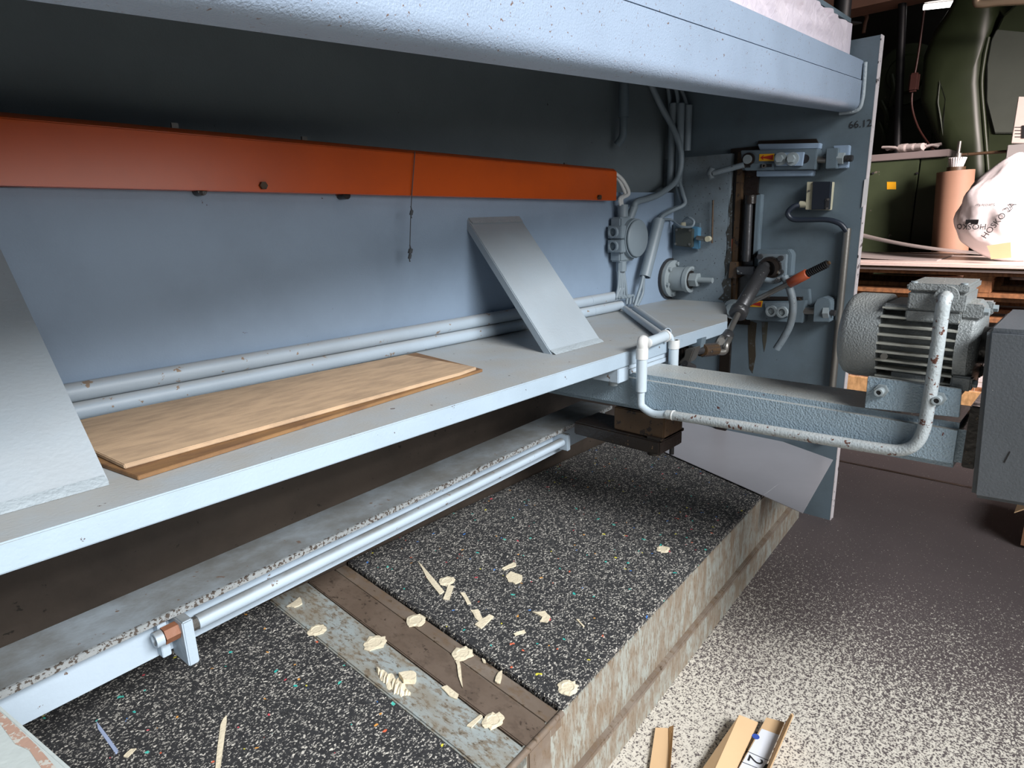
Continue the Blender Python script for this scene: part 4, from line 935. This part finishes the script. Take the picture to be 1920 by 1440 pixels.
lb = slabz('label', [(1428, 1366), (1461, 1378), (1432, 1445), (1388, 1560), (1336, 1560), (1383, 1445)], z3 + 0.0009, 0.0008, 'label', c3)
for q0, q1 in (((1402, 1409), (1443, 1427)), ((1390, 1428), (1420, 1440))):
    a, b = PZ(q0, z3 + 0.0012), PZ(q1, z3 + 0.0012); pv = V((a.y - b.y, b.x - a.x, 0)).normalized()*0.0007
    extr('ruled_line', [a + pv, b + pv, b - pv, a - pv], (0, 0, 0.0002), 'print', lb)
p0 = PZ((1415, 1425), z3 + 0.0012); xd = PZ((1411, 1436), z3) - PZ((1419, 1414), z3)
letter('numeral', '2', 0.040, p0, (xd.x, xd.y, 0), (-xd.y, xd.x, 0), 'print', lb, 0.0003)
p = PZ((1417, 1381), z3 + 0.0012); cyl('blue_dot', p, p + V((0, 0, 0.0003)), 0.0075, 'bluedot', lb, 20)
slabz('black_patch', [(1436, 1432), (1446, 1434), (1434, 1452), (1424, 1449)], z3 + 0.0014, 0.0003, 'print', lb)
fl = extr('flap', [PZ((1483, 1338), 0.055), PZ((1486, 1342), 0.055), PZ((1440, 1448), 0.05), PZ((1395, 1560), 0.05), PZ((1388, 1560), 0.022), PZ((1433, 1448), 0.022), PZ((1472, 1356), 0.022)], (0.003, -0.002, 0), 'card', c3)

# ------------------------------------------------------------------ background on the right
# wire mesh crate with wood runners
cr_ = thing('mesh_crate', 'wire mesh pallet crate on a wooden base holding up the loaded pallets', 'crate', (4.4, 0.4, 0))
CX0, CX1, CY0, CY1 = 4.02, 4.78, -0.6, 1.30
for y in (0.2, 0.72): box('post', (CX0, CX0 + 0.04), (y, y + 0.04), (0.12, 0.50), 'rustbrown', cr_)
for y in (CY0, 1.22): box('post', (CX0, CX0 + 0.04), (y, y + 0.04), (0.12, 0.50), 'rustbrown', cr_)
box('runner', (CX0 - 0.02, CX0 + 0.10), (CY0, CY1), (0.04, 0.13), 'wood_pale', cr_, 0.003)
box('runner', (CX1 - 0.10, CX1), (CY0, CY1), (0.0, 0.13), 'wood_pale', cr_, 0.003)
for y in (CY0 + 0.02, 0.3, CY1 - 0.14): box('base_block', (CX0, CX0 + 0.1), (y, y + 0.12), (0.0, 0.04), 'wood', cr_)
bm = bmesh.new()
for i in range(int((CY1 - CY0) / 0.05) + 1):
    y = CY0 + i*0.05; rings(bm, [(CX0, y, 0.13), (CX0, y, 0.50)], 0.0022, 5)
for i in range(8):
    z = 0.13 + i*0.052; rings(bm, [(CX0 - 0.002, CY0, z), (CX0 - 0.002, CY1, z)], 0.0022, 5)
finish(bm, 'mesh_panel', 'wire', cr_)
box('crate_floor', (CX0 + 0.01, CX1), (CY0, CY1), (0.13, 0.145), 'wood', cr_)
for i, (ya, yb_, z1_) in enumerate(((0.36, 0.62, 0.30), (-0.05, 0.32, 0.34), (0.70, 1.15, 0.26))):
    o = thing('corrugated_stack', 'pale ribbed sheet stack inside the wire mesh crate', 'sheet stack', (4.3, (ya + yb_)/2, 0.145), 'ribbed stacks in the crate')
    n = 9
    for k in range(n):
        y = ya + (yb_ - ya)*(k + 0.5)/n; box('rib', (4.06, 4.6), (y - (yb_-ya)/n*0.36, y + (yb_-ya)/n*0.36), (0.146, z1_ - 0.002*k), 'paper', o)
# two loaded pallets
def pallet(z, x0, x1, y0, y1, label, mats):
    p = thing('wooden_pallet', label, 'pallet', ((x0 + x1)/2, (y0 + y1)/2, z))
    for k in range(3):
        xx = x0 + (x1 - x0 - 0.1)*k/2
        box('bottom_board', (xx, xx + 0.1), (y0, y1), (z, z + 0.022), mats[0], p, 0.002)
        for yy in (y0, (y0 + y1)/2 - 0.06, y1 - 0.12): box('block', (xx, xx + 0.1), (yy, yy + 0.12), (z + 0.0225, z + 0.085), mats[1], p, 0.002)
    for yy in (y0, (y0 + y1)/2 - 0.06, y1 - 0.12): box('stringer', (x0, x1), (yy, yy + 0.12), (z + 0.0855, z + 0.105), mats[0], p, 0.002)
    n = 7
    for k in range(n):
        xx = x0 + (x1 - x0 - 0.1)*k/(n - 1); box('deck_board', (xx, xx + 0.1), (y0, y1), (z + 0.1055, z + 0.126), mats[0], p, 0.002)
    return p
pallet(0.502, 3.98, 4.8, -0.30, 1.32, 'weathered wooden pallet resting on the wire mesh crate', ('wood', 'wood_pale'))
pallet(0.630, 3.95, 4.8, -0.30, 1.30, 'brown wooden pallet directly beneath the pile of pale sheets', ('wood', 'wood'))
zt = 0.757
SH = [(3.90, 4.75, -0.35, 1.28, 0.012, 'sheetpink', 'lowest pale board of the sheet pile on the pallets'), (3.93, 4.75, -0.33, 1.26, 0.010, 'wood_pale', 'brown-edged board sandwiched low in the sheet pile'),
      (3.88, 4.74, -0.35, 1.14, 0.010, 'sheetpink', 'pale board with front overhang in the sheet pile'), (3.92, 4.76, -0.34, 1.27, 0.008, 'sheetpink', 'topmost flat pale board of the sheet pile, under the sack')]
for x0_, x1_, y0_, y1_, th, mt, lab in SH:
    o = box('flat_sheet', (x0_, x1_), (y0_, y1_), (zt + 0.0005, zt + th), mt, None, 0.001); tag(o, lab, 'sheet'); zt += th
def curled(x0_, x1_, y0_, y1_, z, lift, mat, label, name='curled_sheet'):
    bm = bmesh.new(); rows = []
    for i in range(13):
        t = i/12; y = y0_ + (y1_ - y0_)*t; zz = z + lift*(t**2.2)
        rows.append([bm.verts.new((x0_, y, zz)), bm.verts.new((x1_, y, zz)), bm.verts.new((x1_, y, zz + 0.004)), bm.verts.new((x0_, y, zz + 0.004))])
    bm.faces.new(rows[0]); bm.faces.new(rows[-1])
    for a, b in zip(rows, rows[1:]):
        for k in range(4): bm.faces.new((a[k], a[(k+1) % 4], b[(k+1) % 4], b[k]))
    return tag(finish(bm, name, mat, None, smooth=True, sharp=40), label, 'sheet')
curled(4.05, 4.5, 0.70, 1.25, zt + 0.001, 0.02, 'sheetdark', 'grey folded sheet with upturned end on the sheet pile')
curled(4.52, 4.72, 0.35, 1.30, zt + 0.002, 0.13, 'sheetdark', 'long thin grey sheet bowing upwards behind the sheet pile', 'bowed_sheet')
# sack
bm = bmesh.new(); bmesh.ops.create_icosphere(bm, subdivisions=5, radius=1.0)
sc0 = V((4.18, 0.425, zt + 0.002)); rnd = random.Random(3)
from mathutils import noise as mn
for v in bm.verts:
    p = v.co.copy(); h = (p.z + 1)/2
    wy = 0.262*(1 - 0.62*h**1.6) * (0.75 + 0.25*min(1, h*5)); wx = 0.15*(1 - 0.65*h**1.5)
    ang = mn.noise(V((p.x*1.7 + 3, p.y*1.7, p.z*2.1)))
    fold = 0.07*mn.noise(V((p.x*3.5, p.y*3.5, p.z*1.6 + 9))) + 0.05*abs(mn.noise(V((p.x*7, p.y*7, p.z*4))))
    k = 1 + 0.16*ang + fold
    x = p.x*wx*k; y = p.y*wy*k - 0.03 + 0.06*math.sin(h*2.5); z = 0.54*max(0.0, (h - 0.03))**0.95 * (1 + 0.03*ang)
    v.co = sc0 + V((x, y, max(z, 0.0)))
sk = finish(bm, 'sack', 'sack', None, smooth=True, sharp=180)
tag(sk, 'crumpled white plastic sack with printed lettering slumped on the sheet pile', 'sack')
bvh = BVHTree.FromPolygons([v.co for v in sk.data.vertices], [p.vertices for p in sk.data.polygons])
def sack_text(s, size, q, ang, name='sack_lettering'):
    o = PX(q, 4.05); me = text_mesh(s, size); ca, sa = math.cos(ang), math.sin(ang)
    for v in me.vertices:
        a, b = v.co.x*ca - v.co.y*sa, v.co.x*sa + v.co.y*ca
        org = V((3.7, o.y - a, o.z + b)); h = bvh.ray_cast(org, V((1, 0, 0)), 2)
        v.co = (h[0] + V((-0.005, 0, 0))) if h[0] is not None else bvh.find_nearest(V((4.1, org.y, org.z)))[0] + V((-0.003, 0, 0))
    me.update(); return link(name, me, 'print', sk)
sack_text('HOSKO', 0.040, (1817, 425), math.pi)
sack_text('HOSKO 2A', 0.040, (1871, 414), math.radians(58))
sack_text('Suitable for', 0.018, (1845, 384), math.pi)
bar = PX((1821, 412), 4.05)
sack_text('-', 0.24, (1821, 409), 0.0, 'printed_bar')
tag(slabx('card_offcut', [(1850, 461), (1895, 454), (1896, 483), (1858, 486), (1856, 474)], 3.955, 0.003, 'card'), 'small pale card offcut leaning against the white sack', 'cardboard')

# cardboard tube with brush head
p = PX((1783, 460), 4.95)
ct = thing('paper_tube', 'tall brown cardboard tube leaning beside the green cabinet', 'tube', (4.95, p.y, 0))
t1 = PX((1792, 321), 4.95); b1 = PX((1781, 460), 4.95); dd = (b1 - t1).normalized(); b0 = t1 + dd * (t1.z / -dd.z)
pipe_open('tube_body', b0, t1, 0.10, 0.092, 'tubecard', ct, 28)
br_ = thing('brush_head', 'round bristle brush head on a metal stem poking out of the cardboard tube', 'brush', t1)
a = t1 + V((0, 0, 0.005)); cyl('collar', a - V((0, 0, 0.07)), a + V((0, 0, 0.02)), 0.05, 'rustbrown', br_)
for i in range(22):
    t = i/22*2*math.pi; cyl('bristle', a + V((0.03*math.cos(t), 0.03*math.sin(t), 0.02)), a + V((0.045*math.cos(t), 0.045*math.sin(t), 0.075)), 0.005, 'paper', br_, 6)
cyl('stem_collar', a + V((0, 0, 0.02)), a + V((0, 0, 0.10)), 0.022, 'steel', br_, 14); cyl('stem', a + V((0, 0, 0.1)), a + V((0, 0, 0.17)), 0.010, 'steel', br_, 12)
e = PX((1900, 283), 4.95); cyl('crank_rod', a + V((0, 0, 0.09)), e, 0.009, 'rustbrown', br_, 10)

# green cabinet
gc = thing('green_cabinet', 'worn green metal cabinet with grey top and yellow sticker behind the sheet pile', 'cabinet', (5.2, 1.1, 0))
tlc, trc = PX((1600, 297), 5.14), PX((1724, 297), 5.14)
box('body', (5.14, 5.52), (trc.y, 1.75), (0, 1.385), 'green_worn', gc, 0.004)
box('side_unit', (5.15, 5.52), (trc.y - 0.16, trc.y - 0.006), (0, 1.385), 'green', gc, 0.004)
box('top', (5.12, 5.52), (trc.y - 0.165, 1.76), (1.386, 1.43), 'cabtop', gc, 0.003)
s_ = slabx('sticker', [(1663, 341), (1680, 341), (1680, 355), (1663, 355)], 5.1385, 0.002, 'yellow', gc); s_['label'] = 'square yellow sticker'
for q in ((1637, 325), (1720, 325)): 
    p = PX(q, 5.138); cyl('screw', p, p + V((-0.006, 0, 0)), 0.008, 'steel_dark', gc, 8)
def glove(c, ang, label):
    g = thing('work_glove', label, 'glove', c, 'gloves on the cabinet'); u = V((math.sin(ang)*0.5, math.cos(ang), 0)).normalized(); v = V((-u.y, u.x, 0))
    def flat(o, k=0.55):
        for q in o.data.vertices: q.co.z = c.z - 0.03 + (q.co.z - c.z + 0.03) * k
    flat(tube('palm', [c - u*0.10, c - u*0.05, c, c + u*0.05], [0.040]*8 + [0.045]*8 + [0.052]*8 + [0.045], 'glove', g, 12))
    for k in range(4):
        b = c + u*0.04 + v*(k - 1.5)*0.026; flat(tube('finger', [b, b + u*0.05 + V((0, 0, 0.02)), b + u*(0.09 + 0.015*(k % 2)) + V((0, 0, 0.03*(k % 2)))], 0.017, 'glove', g, 8))
    flat(tube('thumb', [c - v*0.03, c - v*0.06 + u*0.02 + V((0, 0, 0.02)), c - v*0.065 + u*0.06 + V((0, 0, 0.025))], 0.018, 'glove', g, 8))
glove(V((5.18, PX((1700, 288), 5.18).y, 1.475)), math.radians(25), 'dirty white work glove lying on the cabinet top')
glove(V((5.24, PX((1716, 288), 5.24).y, 1.472)), math.radians(160), 'dirty white work glove lying on the cabinet top')

# green press
gp = thing('green_press', 'big dark green press with bulging rounded guard and pale side panel', 'machine', (6.0, 0.7, 0))
xg = 5.55
sil = [(1772, 470), (1765, 300), (1720, 190), (1727, 100), (1745, 55), (1775, 10), (1800, -40), (1862, -60), (1868, 20), (1847, 90), (1840, 150), (1846, 240), (1853, 330), (1853, 470)]
front = [PX(q, xg) for q in sil]; cen = sum(front, V()) / len(front)
bm = bmesh.new()
def ringp(s, dx): return [bm.verts.new(V((xg + dx, cen.y + (p.y - cen.y)*s, cen.z + (p.z - cen.z)*s))) for p in front]
rr_ = [ringp(1.0, 0.9), ringp(1.0, 0.10), ringp(0.95, 0.03), ringp(0.82, -0.015), ringp(0.45, -0.03)]
for a, b in zip(rr_, rr_[1:]):
    for k in range(len(front)): bm.faces.new((a[k], a[(k+1) % len(front)], b[(k+1) % len(front)], b[k]))
bm.faces.new(rr_[0]); bm.faces.new(rr_[-1])
bf = finish(bm, 'guard_bulge', 'green', gp, smooth=True, sharp=60)
sil2 = [(1856, 470), (1850, 240), (1845, 150), (1852, 90), (1880, 30), (1925, -10), (2060, -30), (2060, 470)]
hexa('press_body', [PX(q, xg + 0.03) for q in sil2], [PX(q, xg + 0.03) + V((1.0, 0, 0)) for q in sil2], 'green', gp, 0.01)
pn = [(1864, 250), (1849, 190), (1850, 120), (1858, 75), (1868, 55), (1920, 60), (1960, 65), (1960, 240), (1920, 250)]
hexa('side_panel', [PX(q, xg + 0.01) for q in pn], [PX(q, xg + 0.01) + V((0.03, 0, 0)) for q in pn], 'green_panel', gp, 0.006)
tube('seam_rib', [PX(q, xg + 0.005) for q in ((1853, 330), (1846, 240), (1840, 160), (1845, 110), (1853, 70))], 0.014, 'green', gp, 8)
dv = [PX(q, xg - 0.035) for q in ((1762, 150), (1773, 185), (1768, 255), (1758, 192))]
bm = bmesh.new(); vs = [bm.verts.new(p) for p in dv]; cc = bm.verts.new(PX((1766, 195), xg + 0.0)); 
for k in range(4): bm.faces.new((vs[k], vs[(k+1) % 4], cc))
finish(bm, 'dent_highlight', 'green_panel', gp)  # dent in paler green: its highlight is painted into the colour

# control unit
cu = thing('control_unit', 'beige control panel with dark switches on a grey cabinet beside the sack', 'control panel', (4.9, 0.2, 0))
hexa('panel', [PX(q, 4.9) for q in ((1909, 181), (1990, 184), (1985, 270), (1895, 269))], [PX(q, 4.9) + V((0.25, 0, 0)) for q in ((1909, 181), (1990, 184), (1985, 270), (1895, 269))], 'beige', cu, 0.004)
a = PX((1889, 272), 4.88); b = PX((1990, 272), 4.88)
box('cabinet_body', (4.88, 5.3), (b.y, a.y), (0.0, a.z), 'greybox', cu, 0.004)
for i in range(4):
    q = (1913, 238 + i*6); slabx('print_line', [(1903, q[1]), (1915, q[1]), (1915, q[1] + 1.2), (1903, q[1] + 1.2)], 4.898, 0.001, 'print', cu)
slabx('switch_row', [(1917, 235), (1935, 235), (1935, 259), (1916, 259)], 4.895, 0.004, 'black', cu)

# machinery, poles and pipes behind
dm = thing('machine_housing', 'dark green machine housing in the shadows behind the black pole', 'machine', (6.9, 2.0, 0))
box('body', (6.7, 7.5), (1.30, 2.6), (0, 2.05), 'darkmach', dm, 0.02)
c = PX((1700, 140), 6.66); lathe('flywheel', (6.7, c.y, c.z), (-1, 0, 0), [(0, 0.24), (0.06, 0.24), (0.06, 0.16), (0.09, 0.14)], 'green', dm, 28)
c = PX((1660, 165), 6.66); lathe('drum', (6.7, c.y, c.z), (-1, 0, 0), [(0, 0.16), (0.07, 0.16), (0.07, 0.05)], 'green_worn', dm, 24)
for q0, q1 in (((1652, 190), (1660, 240)), ((1672, 140), (1668, 200)), ((1648, 230), (1652, 285))):
    tube('pipe', [PX(q0, 6.62), PX(((q0[0]+q1[0])/2 + 6, (q0[1]+q1[1])/2), 6.60), PX(q1, 6.64)], 0.02, 'green_worn', dm, 8)
def pole(q0, q1, x, rr, mat, label, name='support_pole', cat='pole', bottom=None, topz=3.3):
    a, b = PX(q0, x), PX(q1, x); d = (b - a).normalized(); a2_ = a - d*((topz - a.z)/-d.z) if abs(d.z) > 0.2 else a
    b2_ = b + d*((b.z - (bottom or 0))/-d.z)
    return tag(cyl(name, a2_, b2_, rr, mat, None, 14), label, cat)
pole((1692, 10), (1682, 285), 5.75, 0.028, 'black', 'tall thin black pole between the side plate and the green press', bottom=0.0)
bpz = thing('ceiling_hanger', 'black hanging pipe with thin plate just behind the foil sheet', 'pipe', PX((1577, 44), 3.2))
a = PX((1577, 40), 3.2); cyl('pipe', a, V((a.x, a.y, 3.3)), 0.035, 'black', bpz)
extr('plate', [PX((1560, 39), 3.2), PX((1616, 44), 3.2), PX((1600, 48), 3.3), PX((1572, 46), 3.3)], (0, 0, 0.006), 'steel_dark', bpz)
cable([PX((1733, 20), 5.4), PX((1722, 100), 5.4), PX((1712, 160), 5.4), PX((1710, 200), 5.4), PX((1722, 240), 5.35), PX((1745, 275), 5.25), PX((1756, 286), 5.14)], 0.007, 'hose', 'thin red-brown hose hanging between the black pole and the green press', 'hose', name='air_hose')
p = PX((1714, 155), 5.39); tag(box('hose_valve', (5.36, 5.41), (p.y - 0.03, p.y + 0.03), (p.z - 0.06, p.z + 0.06), 'hose', None, 0.012), 'small red valve fitting on the hanging hose', 'valve')
tube_l = thing('fluorescent_lamp', 'glowing white fluorescent tube lamp under the dark ceiling', 'lamp', PX((1765, 10), 6.3))
a, b = PX((1732, 13.5), 6.3), PX((1797, 6.5), 6.3)
cyl('tube', a, b, 0.020, 'lamp', tube_l, 14)
bx = (a + b)/2; extr('housing', [a + V((-0.03, 0, 0.03)), b + V((-0.03, 0, 0.03)), b + V((0.05, 0, 0.03)), a + V((0.05, 0, 0.03))], (0, 0, 0.05), 'greybox', tube_l)
cyl('hanger', bx + V((0, 0, 0.07)), V((bx.x, bx.y, 3.3)), 0.006, 'steel_dark', tube_l, 8)
tag(tube('overhead_pipe', [PX((1836, -30), 5.2), PX((1831, 2), 5.2), PX((1840, 8), 5.2), PX((1880, 4), 5.2), PX((1990, -2), 5.2)], 0.022, 'brass', None, 12), 'pale overhead pipe with elbow passing above the green press', 'pipe')
tag(tube('wall_pipe', [PX((1560, 30), 6.2), PX((1600, 27), 6.2), PX((1624, 28), 6.2), PX((1622, 45), 6.2), PX((1619, 62), 6.2)], 0.014, 'girder', None, 8), 'thin dull pipe turning down behind the side plate top', 'pipe')
# cardboard box at the right, on the floor
cbx = thing('cardboard_box', 'brown open cardboard box standing on the dark floor below the belt guard', 'box', (2.6, -0.05, 0))
p = PZ((1912, 1028), 0)
box('box_body', (p.x, p.x + 0.3), (-0.25, p.y), (0.012, 0.14), paint('box_cardboard', lin('#8a6248'), 0.8, 0.1, 60), cbx)
extr('box_flap', [V((p.x, p.y, 0.14)), V((p.x + 0.3, p.y, 0.14)), V((p.x + 0.3, p.y + 0.03, 0.115)), V((p.x, p.y + 0.03, 0.115))], (0, 0, 0.004), M['card'], cbx)
box('box_skid', (p.x + 0.02, p.x + 0.28), (-0.23, p.y - 0.01), (0, 0.012), 'oil', cbx)
